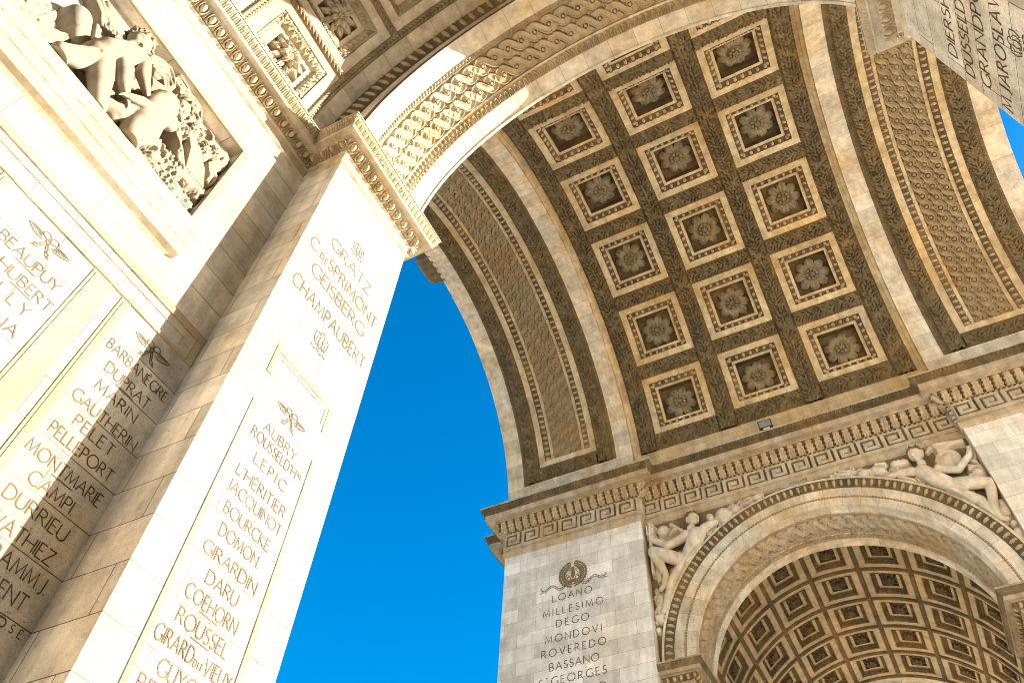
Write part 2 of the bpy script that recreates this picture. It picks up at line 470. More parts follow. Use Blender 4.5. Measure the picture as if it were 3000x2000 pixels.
mb = MB(); fr = MB(); eg = MB(); gu = MB()
leafn = 0
for sg in (1, -1):
    for (a0, a1) in ((9.53, 8.94), (5.95, 6.54)):
        mb = MB(); leafn += 1
        hfun = laurel(100 + leafn)
        sgn = sg * (1 if a1 > a0 else -1)
        sweep(mb, fY, TH(9.4), TH(170.6), (sg * a0, RV, sg * a1, RV), H=hfun, ds=0.02, dw=0.018, side=-sgn)
        b0 = 9.68 if a0 > 9 else 5.80
        sweep(mb, fY, TH(9.4), TH(170.6), (sg * b0, RV, sg * a0, RV), H=tongue(0.10, 0.05), ds=0.018, dw=0.018, side=-sgn)
        # short end pieces below the framed panel
        if a0 > 9:
            for th0, th1 in ((14.3, 9.4), (165.7, 170.6)):
                G = lambda s, a, b: np.stack([b * np.cos(a / RV), sg * s, ZS + b * np.sin(a / RV)], -1)
                G = (lambda sg: (lambda s, a, b: np.stack([b * np.cos(a / RV), sg * s, ZS + b * np.sin(a / RV)], -1)))(sg)
                sd = -1 if th1 > th0 else 1
                tm = th0 + (th1 - th0) * 0.24
                sweep(mb, G, 6.54, 8.94, (TH(th0), RV, TH(tm), RV), H=tongue(0.12, 0.03), ds=0.02, dw=0.02, side=sd)
                sweep(mb, G, 6.54, 8.94, (TH(tm), RV, TH(th1), RV), H=laurel(150 + leafn + int(th0), 1.2, 4), ds=0.02, dw=0.018, side=sd)
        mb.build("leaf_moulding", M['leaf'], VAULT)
    # framed guilloche panel
    fr = MB(); eg = MB(); gu = MB()
    sw_ = lambda a0, b0, a1, b1: (sg * a0, b0, sg * a1, b1)
    t0, t1 = TH(16.0), TH(164.0)
    sweep(fr, fY, TH(14.3), TH(165.7), sw_(8.94, RV, 8.70, RV), ds=0.1)
    sweep(fr, fY, TH(14.3), TH(165.7), sw_(6.78, RV, 6.54, RV), ds=0.1)
    for ta, tb in ((14.3, 16.0), (165.7, 164.0)):
        G = (lambda sg: (lambda s, a, b: np.stack([b * np.cos(a / RV), sg * s, ZS + b * np.sin(a / RV)], -1)))(sg)
        sweep(fr, G, 6.78, 8.70, (TH(ta), RV, TH(tb), RV), ds=0.2)
        sweep(fr, G, 6.78, 8.70, (TH(tb), RV, TH(tb), 7.54), ds=0.2)
    sweep(eg, fY, t0, t1, sw_(8.70, RV, 8.46, 7.40), H=egg_dart(0.235, 0.10), ds=0.018, dw=0.02, side=-sg * -1)
    sweep(eg, fY, t0, t1, sw_(7.02, 7.40, 6.78, RV), H=egg_dart(0.235, 0.10), ds=0.018, dw=0.02, side=-sg * -1)
    sweep(fr, fY, t0, t1, sw_(8.46, 7.40, 8.34, 7.40), ds=0.1)
    sweep(fr, fY, t0, t1, sw_(8.34, 7.40, 8.34, 7.52), ds=0.1)
    sweep(fr, fY, t0, t1, sw_(7.14, 7.52, 7.14, 7.40), ds=0.1)
    sweep(fr, fY, t0, t1, sw_(7.14, 7.40, 7.02, 7.40), ds=0.1)
    sweep(gu, fY, t0, t1, sw_(8.34, 7.52, 7.14, 7.52), H=guilloche(3, 0.40, 0.17, er=0.062), ds=0.014, dw=0.013, side=sg)
    fr.build("panel_frame", M['frame'], VAULT)
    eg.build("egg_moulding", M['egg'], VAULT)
    gu.build("guilloche_panel", M['guil'], VAULT)

# coffered zone, recessed between the two bands
RC = 7.62
fC = arcY(ZS, RC)
TC = lambda deg: math.radians(deg) * RC
st = MB()
for sg in (1, -1):
    for sgm in ((5.17, 7.31, 5.17, 7.46), (5.17, 7.46, 5.06, 7.50), (5.06, 7.50, 5.06, 7.56), (5.06, 7.56, 4.93, 7.62)):
        sweep(st, fC, TC(0), TC(180), (sg * sgm[0], sgm[1], sg * sgm[2], sgm[3]), ds=0.12)
sweep(st, fC, TC(0), TC(9.3), (4.93, RC, -4.93, RC), ds=0.12)
sweep(st, fC, TC(170.7), TC(180), (4.93, RC, -4.93, RC), ds=0.12)
st.build("coffer_border", M['frame'], VAULT)
HC = 1.175; PC = 3.06; DT = 22.15; HA = math.degrees(HC / RC)
k = 0
for a0, a1 in ((4.93, PC + HC), (PC - HC, HC), (-HC, -PC + HC), (-PC - HC, -4.93)):
    k += 1; mb = MB()
    sweep(mb, fC, TC(9.3), TC(170.7), (a0, RC, a1, RC), H=laurel(200 + k, 2.95 if k in (2, 3) else 1.5), ds=0.02, dw=0.018, side=1)
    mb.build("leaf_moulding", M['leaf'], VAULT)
angs = [90 + DT * i for i in range(-3, 4)]
G = lambda s, a, b: np.stack([b * np.cos(a / RC), s + 0 * a, ZS + b * np.sin(a / RC)], -1)
for i in range(8):
    th0 = 9.3 if i == 0 else angs[i - 1] + HA
    th1 = 170.7 if i == 7 else angs[i] - HA
    mb = MB()
    for yc in (-PC, 0, PC):
        k += 1
        sweep(mb, G, yc - HC, yc + HC, (TC(th0), RC, TC(th1), RC), H=laurel(200 + k, 1.2), ds=0.02, dw=0.018, side=-1)
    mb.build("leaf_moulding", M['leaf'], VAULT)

def coffer_mesh(name, hu, hv, rings, R, axis, parent, mats):
    """square coffer at the crown of a barrel of radius R; rings: list of (inset, depth, H or None, material index)"""
    mb = MB()
    def F(u, v, dpt):
        th = u / R
        r = R + dpt
        if axis == 'y':
            return np.stack([-r * np.sin(th), v, r * np.cos(th)], -1)
        return np.stack([v, -r * np.sin(th), r * np.cos(th)], -1)
    for (i0, d0, _, _), (i1, d1, H, mi) in zip(rings[:-1], rings[1:]):
        for q in range(4):
            L0 = (hv if q % 2 == 0 else hu) - i0; L1 = (hv if q % 2 == 0 else hu) - i1
            B0 = (hu if q % 2 == 0 else hv) - i0; B1 = (hu if q % 2 == 0 else hv) - i1
            ln = math.hypot(i1 - i0, d1 - d0)
            nw = max(2, int(ln / 0.02)) if H else 2
            ns = max(2, int(2 * L0 / 0.02)) if H else 7
            t = np.linspace(0, 1, nw)[:, None]; x = np.linspace(-1, 1, ns)[None, :]
            Lg = (L0 + (L1 - L0) * t) * x; Bg = (B0 + (B1 - B0) * t) + 0 * x; D = (d0 + (d1 - d0) * t) + 0 * x
            if H: D = D - H(Lg, t * ln + 0 * x, ln)
            s = 1 if q < 2 else -1
            u, v = (Bg * s, Lg) if q % 2 == 0 else (Lg, Bg * s)
            mk = mi
            if H is not None and hasattr(H, 'top') and len(mats) > 3:
                c = lambda A_: (A_[:-1, :-1] + A_[1:, 1:]) / 2
                mk = np.where(H.top(c(Lg), c(t * ln + 0 * x), ln).reshape(-1), 3, mi)
            mb.grid(F(u, v, D), np.stack([Lg + 3 * q, t * ln + 0 * x], -1), mi=mk)
    i1, d1 = rings[-1][0], rings[-1][1]
    x = np.linspace(-1, 1, 5)
    U, V = np.meshgrid(x * (hu - i1), x * (hv - i1))
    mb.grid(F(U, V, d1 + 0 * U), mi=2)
    return mb.build(name, mats, parent)

def rosette_mesh(name, R, npet, mat, parent, pointed=False, hgt=0.26):
    mb = MB()
    def petal_ring(r0, r1, n, off, z0, zr, lob):
        for kx in range(n):
            nu, nv = 15, 15
            u = np.linspace(0, 1, nu)[:, None]; v = np.linspace(-1, 1, nv)[None, :]
            wid = (PI / n) * (1.02 if not pointed else 0.85)
            shape = np.clip(np.sin(PI * (0.22 + 0.70 * u)), 0.02, 1) ** .35 if not pointed else np.sin(PI * (0.2 + 0.78 * u)) ** 0.8
            ang = (kx + off) * 2 * PI / n + v * wid * shape * (1.0 if not pointed else 1.05)
            edge = 1 - lob * v * v - 0.035 * np.abs(np.sin(v * 6.5)) * (u > .5)
            r = r0 + (r1 - r0) * u * edge
            z = z0 + zr * np.sin(PI * (0.12 + 0.72 * u)) - 0.22 * zr * np.abs(v) ** 1.5 + 0.085 * zr * np.cos(v * 13) * u - 0.35 * zr * (1 - np.abs(v)) ** 4 * (0.3 + 0.7 * u)
            P = np.stack([r * np.cos(ang), r * np.sin(ang), z + 0 * ang], -1)
            mb.grid(P)
            Pb = P.copy(); Pb[..., 2] = np.minimum(Pb[..., 2] - 0.05, 0.0)
            for sl in (np.s_[:, :1], np.s_[:, -1:]):
                mb.grid(np.concatenate([P[sl], Pb[sl]], 1))
            mb.grid(np.stack([P[-1], Pb[-1]], 0))
    def ball(cx, cy, cz, r, sq=1.0):
        th = np.linspace(0, PI, 7)[:, None]; ph = np.linspace(0, 2 * PI, 11)[None, :]
        mb.grid(np.stack([cx + r * np.sin(th) * np.cos(ph), cy + r * np.sin(th) * np.sin(ph), cz + r * sq * np.cos(th) + 0 * ph], -1))
    if pointed:
        petal_ring(0.18 * R, R, npet, 0.0, 0.02, hgt * 0.7, 0.18)
        petal_ring(0.10 * R, 0.62 * R, npet - 2, 0.5, 0.12, hgt * 0.75, 0.18)
    else:
        petal_ring(0.24 * R, R, npet, 0.0, 0.0, hgt * 0.72, 0.13)
    nb = 8
    for kx in range(nb):
        a = kx * 2 * PI / nb
        ball(0.27 * R * math.cos(a), 0.27 * R * math.sin(a), hgt * 0.72, 0.095 * R, 1.0)
    for kx in range(5):
        a = kx * 2 * PI / 5
        ball(0.10 * R * math.cos(a), 0.10 * R * math.sin(a), hgt * 0.85, 0.07 * R, 1.1)
    ball(0, 0, hgt * 0.9, 0.07 * R)
    th = np.linspace(0, 2 * PI, 25)[None, :]; rr = np.array([0, .36, .36])[:, None] * R; zz = np.array([hgt * .55, hgt * .5, 0])[:, None]
    mb.grid(np.stack([rr * np.cos(th), rr * np.sin(th), zz + 0 * th], -1))
    return mb.build(name, mat, parent)

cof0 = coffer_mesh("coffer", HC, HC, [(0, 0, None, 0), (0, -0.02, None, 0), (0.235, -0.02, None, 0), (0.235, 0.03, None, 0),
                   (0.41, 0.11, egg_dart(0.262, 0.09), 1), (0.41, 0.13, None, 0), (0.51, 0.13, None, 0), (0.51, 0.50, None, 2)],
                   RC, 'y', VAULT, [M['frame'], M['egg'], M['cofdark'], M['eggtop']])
ros0 = rosette_mesh("rosette", 0.645, 8, M['rose'], VAULT, hgt=0.30)
first = True
for yc in (-PC, 0, PC):
    for i, an in enumerate(angs):
        c = cof0 if first else cof0.copy(); r = ros0 if first else ros0.copy()
        if not first: COL.objects.link(c); COL.objects.link(r)
        first = False
        phi = math.radians(90 - an)
        c.location = (0, yc, ZS); c.rotation_euler = (0, phi, 0)
        rb = RC + 0.46
        # rosette: local z points to the axis
        Rm = Matrix.Rotation(phi, 4, 'Y') @ Matrix.Rotation(PI, 4, 'X') @ Matrix.Rotation(math.radians(rng.uniform(0, 45)), 4, 'Z')
        r.location = (rb * math.sin(phi), yc, ZS + rb * math.cos(phi)); r.rotation_euler = Rm.to_euler()

# ------------------------------------------------------------------ piers, recessed walls and the masses behind them
def wallquad(mb, pts, u0=0.0, z0=None):
    a, b, c, d = [np.array(p, float) for p in pts]
    u = np.linalg.norm(b - a); w = np.linalg.norm(d - a)
    z = a[2] if z0 is None else z0
    mb.quad(a, b, c, d, uv=[[(u0, z), (u0 + u, z)], [(u0, z + w), (u0 + u, z + w)]])

ZE = 19.95
XO = 22.4
PIERS = {}
plab = {(1, 1): "tall grey pier carved with a wreath and battle names beside the open sky", (1, -1): "pier at the far corner, mostly hidden by the near one",
        (-1, 1): "sunlit pier covered with columns of carved names and a framed relief", (-1, -1): "shaded near pier whose inscriptions run up the edge"}
for sx in (1, -1):
    zc, yo = (14.74, -0.06) if sx > 0 else (14.88, 0.0)
    for sy in (1, -1):
        mb = MB()
        X = lambda v: sx * v
        Y = lambda v: sy * v
        # face towards the main passage, outer face, return to the recess
        wallquad(mb, [(X(X1), Y(YB), 0), (X(X1), Y(YA), 0), (X(X1), Y(YA), 21.95), (X(X1), Y(YB), 21.95)], 0.3)
        wallquad(mb, [(X(X1), Y(YA), 0), (X(XO), Y(YA), 0), (X(XO), Y(YA), 21.9), (X(X1), Y(YA), 21.9)], 0.1)
        wallquad(mb, [(X(X1), Y(YB), 0), (X(XR), Y(YB), 0), (X(XR), Y(YB), 21.95), (X(X1), Y(YB), 21.95)], 0.6)
        # passage side: front jamb, pilaster, recess wall, outer pilaster
        yp, yw = 4.25, 5.04
        XI = 9.69 if sx < 0 else 9.92
        for (xa, ya, xb, yb, z1) in ((XR, YB, XR, yp, zc), (XR, yp, XI, yp, zc), (XI, yp, XI, yw, zc),
                                     (XI, yw, 20.35, yw, zc), (20.35, yw, 20.35, yp, zc), (20.35, yp, XO, yp, zc), (XO, yp, XO, YA, 31)):
            if sx < 0 and sy > 0 and xa == 9.69 and xb == 20.35:
                # sunlit wall with the opening of the framed relief left out
                px0, px1, pz0, pz1 = 10.75, 16.35, 10.77, 13.03
                for (xx0, xx1, zz0, zz1) in ((9.69, px0, 0, z1), (px1, 20.35, 0, z1), (px0, px1, 0, pz0), (px0, px1, pz1, z1)):
                    wallquad(mb, [(X(xx0), Y(yw), zz0), (X(xx1), Y(yw), zz0), (X(xx1), Y(yw), zz1), (X(xx0), Y(yw), zz1)], xx0)
                dp = yw + 0.20
                mb.quad((X(px0), dp, pz0), (X(px1), dp, pz0), (X(px1), dp, pz1), (X(px0), dp, pz1))
                for q in (((px0, pz0), (px1, pz0)), ((px1, pz0), (px1, pz1)), ((px1, pz1), (px0, pz1)), ((px0, pz1), (px0, pz0))):
                    (xa_, za_), (xb_, zb_) = q
                    mb.quad((X(xa_), yw, za_), (X(xb_), yw, zb_), (X(xb_), dp, zb_), (X(xa_), dp, za_))
                continue
            wallquad(mb, [(X(xa), Y(ya), 0), (X(xb), Y(yb), 0), (X(xb), Y(yb), z1), (X(xa), Y(ya), z1)], xa + ya)
        o = mb.build("pier", M['pier'] if sx > 0 else M['wall'], ARCH, smooth=False)
        lab(o, plab[(sx, sy)])
        PIERS[(sx, sy)] = o

# attic block that closes the monument above the vaults
mb = MB()
mb.box((-XO, -YA - 0.02, 31.0), (XO, YA + 0.02, 49.5))
for sy in (1, -1):                                             # facade between arch ring and attic
    th = np.linspace(0, PI, 61)
    inner = np.stack([9.3 * np.cos(th), sy * YA + 0 * th, ZS + 9.3 * np.sin(th)], -1)
    sc_ = np.minimum(22.4 / np.maximum(np.abs(np.cos(th)), 1e-6), 9.31 / np.maximum(np.sin(th), 1e-6))
    outer = np.stack([np.clip(sc_ * np.cos(th), -22.4, 22.4), sy * YA + 0 * th, np.clip(ZS + sc_ * np.sin(th), ZS, 31.2)], -1)
    mb.grid(np.stack([inner, outer], 0))
mb.build("attic", M['plain'], ARCH, smooth=False)

# ------------------------------------------------------------------ lateral passages
def poly_sweep(mbs, path, prof, close=(0, 0), zoff=0.0):
    """prof: list of (a0,z0,a1,z1,H,ds,key); path: plan polyline, outwards is to its right"""
    n = len(path)
    for i in range(n - 1):
        p, q = np.array(path[i], float), np.array(path[i + 1], float)
        dv = q - p; ln = np.linalg.norm(dv); dv /= ln; out = np.array([dv[1], -dv[0]])
        mit = [0, 0]
        for e, (j0, j1, j2) in enumerate(((i - 1, i, i + 1), (i, i + 1, i + 2))):
            if j0 < 0 or j2 >= n: continue
            d0 = np.array(path[j1], float) - path[j0]; d1 = np.array(path[j2], float) - path[j1]
            d0 /= np.linalg.norm(d0); d1 /= np.linalg.norm(d1)
            cr = d0[0] * d1[1] - d0[1] * d1[0]
            mit[e] = math.tan(math.atan2(cr, d0 @ d1) / 2)      # left turn = outer corner on the right side
        F = run((p[0], p[1]), dv, out)
        for a0, z0, a1, z1, H, ds, kk in prof:
            sweep(mbs[kk], F, 0, ln, (a0, z0 + zoff, a1, z1 + zoff), H=H, ds=(ds if H else ln), dw=ds * 1.0, side=-1, mit=mit, fade=0.03)

IMPOST = [  # offsets relative to the wall, heights relative to the springing
    (0.0, -0.87, 0.045, -0.85, None, .1, 'p'), (0.045, -0.85, 0.045, -0.80, None, .1, 'p'), (0.045, -0.80, 0.012, -0.78, None, .1, 'p'),
    (0.012, -0.78, 0.012, -0.56, None, .1, 'p'), (0.012, -0.56, 0.05, -0.54, None, .1, 'p'), (0.05, -0.54, 0.05, -0.51, None, .1, 'p'),
    (0.05, -0.51, 0.17, -0.36, egg_dart(0.20, 0.085), .007, 'e'), (0.17, -0.36, 0.19, -0.33, None, .1, 'p'), (0.19, -0.33, 0.31, -0.33, None, .1, 'p'),
    (0.31, -0.35, 0.31, -0.23, None, .1, 'p'), (0.31, -0.23, 0.39, -0.05, tongue(0.105, 0.028), .007, 'l'), (0.40, -0.05, 0.40, 0.0, None, .1, 'p'),
    (0.40, 0.0, 0.0, 0.0, None, .1, 'p')]
PASS = {}
for sx in (1, -1):
    zc, yo = (14.74, -0.06) if sx > 0 else (14.88, 0.0)
    zi = zc + 0.02
    fine = 0.010 if sx < 0 else 0.022
    # impost mouldings on both sides
    for sy in (1, -1):
        XI = 9.69 if sx < 0 else 9.92
        pts = [(XR, YB), (XR, 4.25), (XI, 4.25), (XI, 5.04), (20.35, 5.04), (20.35, 4.25), (XO, 4.25)]
        path = [(sx * x, sy * y) for x, y in pts]
        if sx * sy < 0: path = path[::-1]
        # outwards must face the passage axis
        mbs = {k_: MB() for k_ in 'pel'}
        prof = [(a0, z0, a1, z1, H, (ds if sx < 0 else 0.02), kk) for a0, z0, a1, z1, H, ds, kk in IMPOST]
        poly_sweep(mbs, path, prof, zoff=zi)
        pr = PIERS[(sx, sy)]
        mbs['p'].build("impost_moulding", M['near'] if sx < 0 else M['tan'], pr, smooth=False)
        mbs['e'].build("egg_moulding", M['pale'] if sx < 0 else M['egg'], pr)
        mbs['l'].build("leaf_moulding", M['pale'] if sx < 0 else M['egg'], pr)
    RA = 4.25 if sx < 0 else 4.2
    fA = arcX(zc, RA, yo)
    A0, A1 = 0.0, PI * RA
    tt = lambda t: sx * (XR + t)
    sd = 1 if sx > 0 else -1
    pv = MB(); bands = []
    for outer in (False, True):
        gv = MB(); lv = MB(); lw = MB(); bands.append((gv, lv, lw))
        XO2 = XO + (0.25 if sx > 0 else 0)
        f = (lambda t: sx * (XR + t)) if not outer else (lambda t: sx * (XO2 - t))
        s2 = sd if not outer else -sd
        PW = 1.98 if sx < 0 else 2.2
        if sx > 0: f = (lambda f0: (lambda t: f0(2.2 - t * 1.111)))(f); s2 = -s2
        sweep(pv, fA, A0, A1, (f(0.0), RA, f(0.39), RA), ds=0.1)
        sweep(pv, fA, A0, A1, (f(0.60), RA, f(0.645), RA), ds=0.1)
        sweep(pv, fA, A0, A1, (f(0.645), RA, f(0.645), RA + 0.05), ds=0.1)
        sweep(pv, fA, A0, A1, (f(1.46), RA + 0.05, f(1.46), RA), ds=0.1)
        sweep(pv, fA, A0, A1, (f(1.57), RA, f(1.98), RA), ds=0.1)
        sweep(lv, fA, A0, A1, (f(0.39), RA, f(0.60), RA), H=tongue(0.13, 0.05), ds=fine, dw=0.012, side=-s2)
        sweep(gv, fA, A0, A1, (f(0.645), RA + 0.05, f(1.46), RA + 0.05), H=wave_band(0.33, 0.085) if sx < 0 else wave_band(0.36, 0.13, ((0.20, 0.10, 0.06, 1), (0.68, 0.19, 0.115, -1))), ds=min(fine, 0.014), dw=0.010, side=-s2)
        sweep(lv, fA, A0, A1, (f(1.46), RA, f(1.57), RA), H=tongue(0.09, 0.03), ds=fine, dw=0.012, side=-s2)
        # stepped face towards the coffered part
        if sx > 0: f = (lambda t: sx * (XR + t + 0.22)) if not outer else (lambda t: sx * (XO2 - t)); s2 = sd if not outer else -sd
        sweep(lw, fA, A0, A1, (f(1.98), RA, f(1.98), RA + 0.13), H=tongue(0.10, 0.02), ds=fine, dw=0.012, side=-s2)
        sweep(pv, fA, A0, A1, (f(1.98), RA + 0.13, f(1.98), RA + 0.44), ds=0.1)
        sweep(lw, fA, A0, A1, (f(1.98), RA + 0.44, f(2.12), 5.0), H=egg_dart(0.2, 0.05), ds=fine, dw=0.012, side=-s2)
        sweep(pv, fA, A0, A1, (f(2.12), 5.0, f(2.455), 5.0), ds=0.1)
    sweep(pv, fA, A0, A1, (f(0.3) , 5.62, sx * (XR + 0.3), 5.62), ds=0.3)
    V = pv.build("passage_vault", M['vouss'], ARCH)
    lab(V, "lower side vault of small square coffers beyond the framed arch" if sx > 0 else "sunlit side vault overhead with large square coffers")
    PASS[sx] = V
    for gv, lv, lw in bands:
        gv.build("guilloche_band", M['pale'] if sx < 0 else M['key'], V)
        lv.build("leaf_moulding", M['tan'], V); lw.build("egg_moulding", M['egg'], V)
    # coffers
    RP = 5.0
    fP = arcX(zc, RP, yo)
    PX = 1.85; PA = 18.85
    xs = [(2.54 if sx < 0 else 2.84) + PX * i for i in range(6)]
    rb = MB()
    for i in range(10):                                         # ribs along the passage
        an = 90 + PA * (i - 4.5)
        GX = (lambda zc, yo, sx: (lambda s, a, b: np.stack([sx * (XR + s), yo + b * np.cos(a / RP), zc + b * np.sin(a / RP)], -1)))(zc, yo, sx)
        a0 = math.radians(an) * RP
        sweep(rb, GX, xs[0], xs[-1], (a0 - .085, RP, a0 + .085, RP), H=rope(0.095, 0.035, 0.17), ds=0.010 if sx < 0 else 0.025, dw=0.014, side=-1)
    for x_ in xs:                                               # ribs round the vault
        sweep(rb, fP, 0.02, PI * RP - .02, (tt(x_ - .085), RP, tt(x_ + .085), RP), H=rope(0.095, 0.035, 0.17), ds=0.010 if sx < 0 else 0.025, dw=0.014, side=-sd)
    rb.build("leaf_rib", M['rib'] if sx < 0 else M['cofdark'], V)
    for an0, an1 in ((0, 90 - PA * 4.5), (90 + PA * 4.5, 180)):
        bt = MB(); sweep(bt, fP, math.radians(an0) * RP, math.radians(an1) * RP, (tt(xs[0]), RP, tt(xs[-1]), RP), ds=0.15)
        bt.build("vault_springing", M['plain'], V)
    hu, hv = math.radians(PA / 2) * RP - 0.085, PX / 2 - 0.085
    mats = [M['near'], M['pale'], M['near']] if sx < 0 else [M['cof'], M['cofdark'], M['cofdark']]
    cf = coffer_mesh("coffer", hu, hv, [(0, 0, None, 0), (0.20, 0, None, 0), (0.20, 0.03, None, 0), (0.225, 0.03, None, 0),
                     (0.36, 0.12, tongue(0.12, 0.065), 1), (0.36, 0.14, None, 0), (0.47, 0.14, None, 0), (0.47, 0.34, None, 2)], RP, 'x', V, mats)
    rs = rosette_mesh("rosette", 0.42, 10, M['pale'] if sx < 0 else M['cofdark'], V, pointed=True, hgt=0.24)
    first = True
    for i in range(5):
        for j in range(9):
            an = 90 + PA * (j - 4)
            c = cf if first else cf.copy(); r = rs if first else rs.copy()
            if not first: COL.objects.link(c); COL.objects.link(r)
            first = False
            xc = sx * (XR + xs[i] + PX / 2); phi = math.radians(an - 90)
            c.location = (xc, yo, zc); c.rotation_euler = (phi, 0, 0)
            rr = RP + (0.24 if sx < 0 else 0.31)
            Rm = Matrix.Rotation(phi, 4, 'X') @ Matrix.Rotation(PI, 4, 'X') @ Matrix.Rotation(math.radians(rng.uniform(0, 36)), 4, 'Z')
            r.location = (xc, yo - rr * math.sin(phi), zc + rr * math.cos(phi)); r.rotation_euler = Rm.to_euler()
    # archivolt and spandrel wall towards the main passage
    av = MB(); ae = MB(); sp = MB()
    yo2, zc2, = -0.10, 14.69
    if sx < 0: yo2, zc2 = yo, zc
    fV = arcX(zc2, 4.6, yo2)
    B0, B1 = 0.0, PI * 4.6
    F0 = lambda o_: sx * (XR - o_)
    ri = RA - 0.02 if sx < 0 else 4.17
    for (o0, r0, o1, r1) in ((0.03, ri, 0.03, 4.44), (0.045, 4.50, 0.045, 4.81), (0.16, 5.08, 0.16, 5.155), (0.16, 5.155, 0.0, 5.155), (0.03, 4.44, 0.045, 4.44), (0.03, ri, -0.03, ri)):
        sweep(av, fV, B0, B1, (F0(o0), r0, F0(o1), r1), ds=0.1)
    sweep(ae, fV, B0, B1, (F0(0.045), 4.44, F0(0.045), 4.50), H=beads(0.09, 0.045), ds=0.018, dw=0.02, side=sd)
    sweep(ae, fV, B0, B1, (F0(0.05), 4.81, F0(0.15), 5.08), H=egg_dart(0.205, 0.09), ds=0.018, dw=0.018, side=sd)
    P_ = PIERS[(sx, 1)]
    th = np.linspace(0, PI, 81)
    inner = np.stack([sx * XR + 0 * th, yo2 + 5.1 * np.cos(th), zc2 + 5.1 * np.sin(th)], -1)
    top = 21.95 - zc2
    scl = np.minimum(5.6 / np.maximum(np.abs(np.cos(th)), 1e-6), top / np.maximum(np.sin(th), 1e-6))
    outer = np.stack([sx * XR + 0 * th, np.clip(yo2 + scl * np.cos(th), -YB, YB), zc2 + scl * np.sin(th)], -1)
    sp.grid(np.stack([inner, outer], 0), np.stack([np.stack([inner[:, 1], inner[:, 2]], -1), np.stack([outer[:, 1], outer[:, 2]], -1)], 0))
    A_ = av.build("archivolt", M['vouss'], ARCH); lab(A_, "moulded arch ring round the side passage" if sx > 0 else "arch ring facing away above the near passage")
    ae.build("egg_moulding", M['egg'], A_)
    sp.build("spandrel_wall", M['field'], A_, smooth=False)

# ------------------------------------------------------------------ entablature at the foot of the great vault
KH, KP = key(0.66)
ENT = [(0.0, -1.97, 0.075, -1.92, None, .1, 'p'), (0.075, -1.92, 0.085, -1.76, None, .1, 'p'), (0.085, -1.76, 0.02, -1.70, None, .1, 'p'), (0.02, -1.70, 0.02, -1.645, None, .1, 'p'),
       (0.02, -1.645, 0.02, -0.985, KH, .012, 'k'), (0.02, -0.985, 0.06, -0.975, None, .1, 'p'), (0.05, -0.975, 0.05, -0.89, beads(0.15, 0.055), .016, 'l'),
       (0.06, -0.89, 0.34, -0.52, acanthus(0.30, 0.12), .016, 'l'), (0.34, -0.52, 0.38, -0.49, None, .1, 'p'), (0.38, -0.49, 0.62, -0.49, None, .1, 'p'), (0.62, -0.51, 0.62, -0.27, None, .1, 'p'),
       (0.62, -0.27, 0.76, -0.04, tongue(0.13, 0.07), .02, 'l'), (0.78, -0.04, 0.79, 0.03, None, .1, 'p'), (0.79, 0.03, -0.3, 0.05, None, .1, 'p')]
for sx in (1, -1):
    path = [(22.4, 11.0), (8.8, 11.0), (8.8, YA), (X1, YA), (X1, YB), (XR, YB), (XR, -YB), (X1, -YB), (X1, -YA), (8.8, -YA), (8.8, -11.0), (22.4, -11.0)]
    path = [(sx * x, y) for x, y in path]
    if sx < 0: path = path[::-1]
    mbs = {k_: MB() for k_ in 'pkl'}
    poly_sweep(mbs, path, [(a0, z0, a1, z1, H, ds, kk) for a0, z0, a1, z1, H, ds, kk in ENT], zoff=ZS + 0.03)
    E_ = mbs['p'].build("entablature", M['plain'], ARCH, smooth=False)
    lab(E_, "projecting cornice with Greek key frieze under the great vault")
    mbs['k'].build("key_frieze", [M['field'], M['key']], E_)  # sunk grooves get a darker stone: shade between the bars painted in
    mbs['l'].build("leaf_moulding", M['egg'], E_)

# ------------------------------------------------------------------ details on the sunlit pier
NP = PIERS[(-1, 1)]
SILL = [(0.0, 10.09, 0.05, 10.12), (0.05, 10.12, 0.13, 10.15), (0.13, 10.15, 0.13, 10.35), (0.13, 10.35, 0.15, 10.36), (0.15, 10.36, 0.185, 10.40), (0.185, 10.40, 0.19, 10.45),
        (0.19, 10.45, 0.17, 10.50), (0.17, 10.50, 0.17, 10.52), (0.17, 10.52, 0.19, 10.53), (0.19, 10.53, 0.20, 10.58), (0.20, 10.58, 0.23, 10.62), (0.23, 10.62, 0.23, 10.70), (0.23, 10.70, -0.05, 10.76)]
sm = {'p': MB()}
poly_sweep(sm, [(-16.55, 5.10), (-16.55, 5.04), (-10.75, 5.04), (-10.75, 5.10)], [(a0, z0, a1, z1, None, .1, 'p') for a0, z0, a1, z1 in SILL])
sm['p'].build("panel_sill", M['near'], NP, smooth=False)
mb = MB()
mb.box((-10.75, 5.01, 10.76), (-10.64, 5.06, 13.12)); mb.box((-16.45, 5.01, 13.035), (-10.752, 5.06, 13.12))
mb.build("panel_border", M['plain'], NP, smooth=False)
mb = MB()
yy = 5.06
mb.box((-20.3, 5.018, 9.50), (-9.71, yy, 9.60)); mb.box((-20.3, 5.018, 9.11), (-9.71, yy, 9.155)); mb.box((-9.80, 5.020, 9.157), (-9.712, yy, 9.498))
mb.box((-20.3, 5.03, 9.37), (-9.95, yy, 9.385)); mb.box((-9.965, 5.028, 9.24), (-9.95, yy, 9.37))
mb.build("raised_tablet", M['plain'], NP, smooth=False)
for x0, x1 in ((-11.19, -10.90), (-10.785, -10.66), (-12.4, -12.28), (-12.85, -12.55)):
    mb = MB(); mb.box((x0, 5.028, 0.0), (x1, yy, 9.10)); mb.box((x0 + 0.035, 5.020, 0.0), (x1 - 0.035, yy, 9.06))
    mb.build("raised_strip", M['plain'], NP, smooth=False)
mb = MB(); yp_ = 4.27
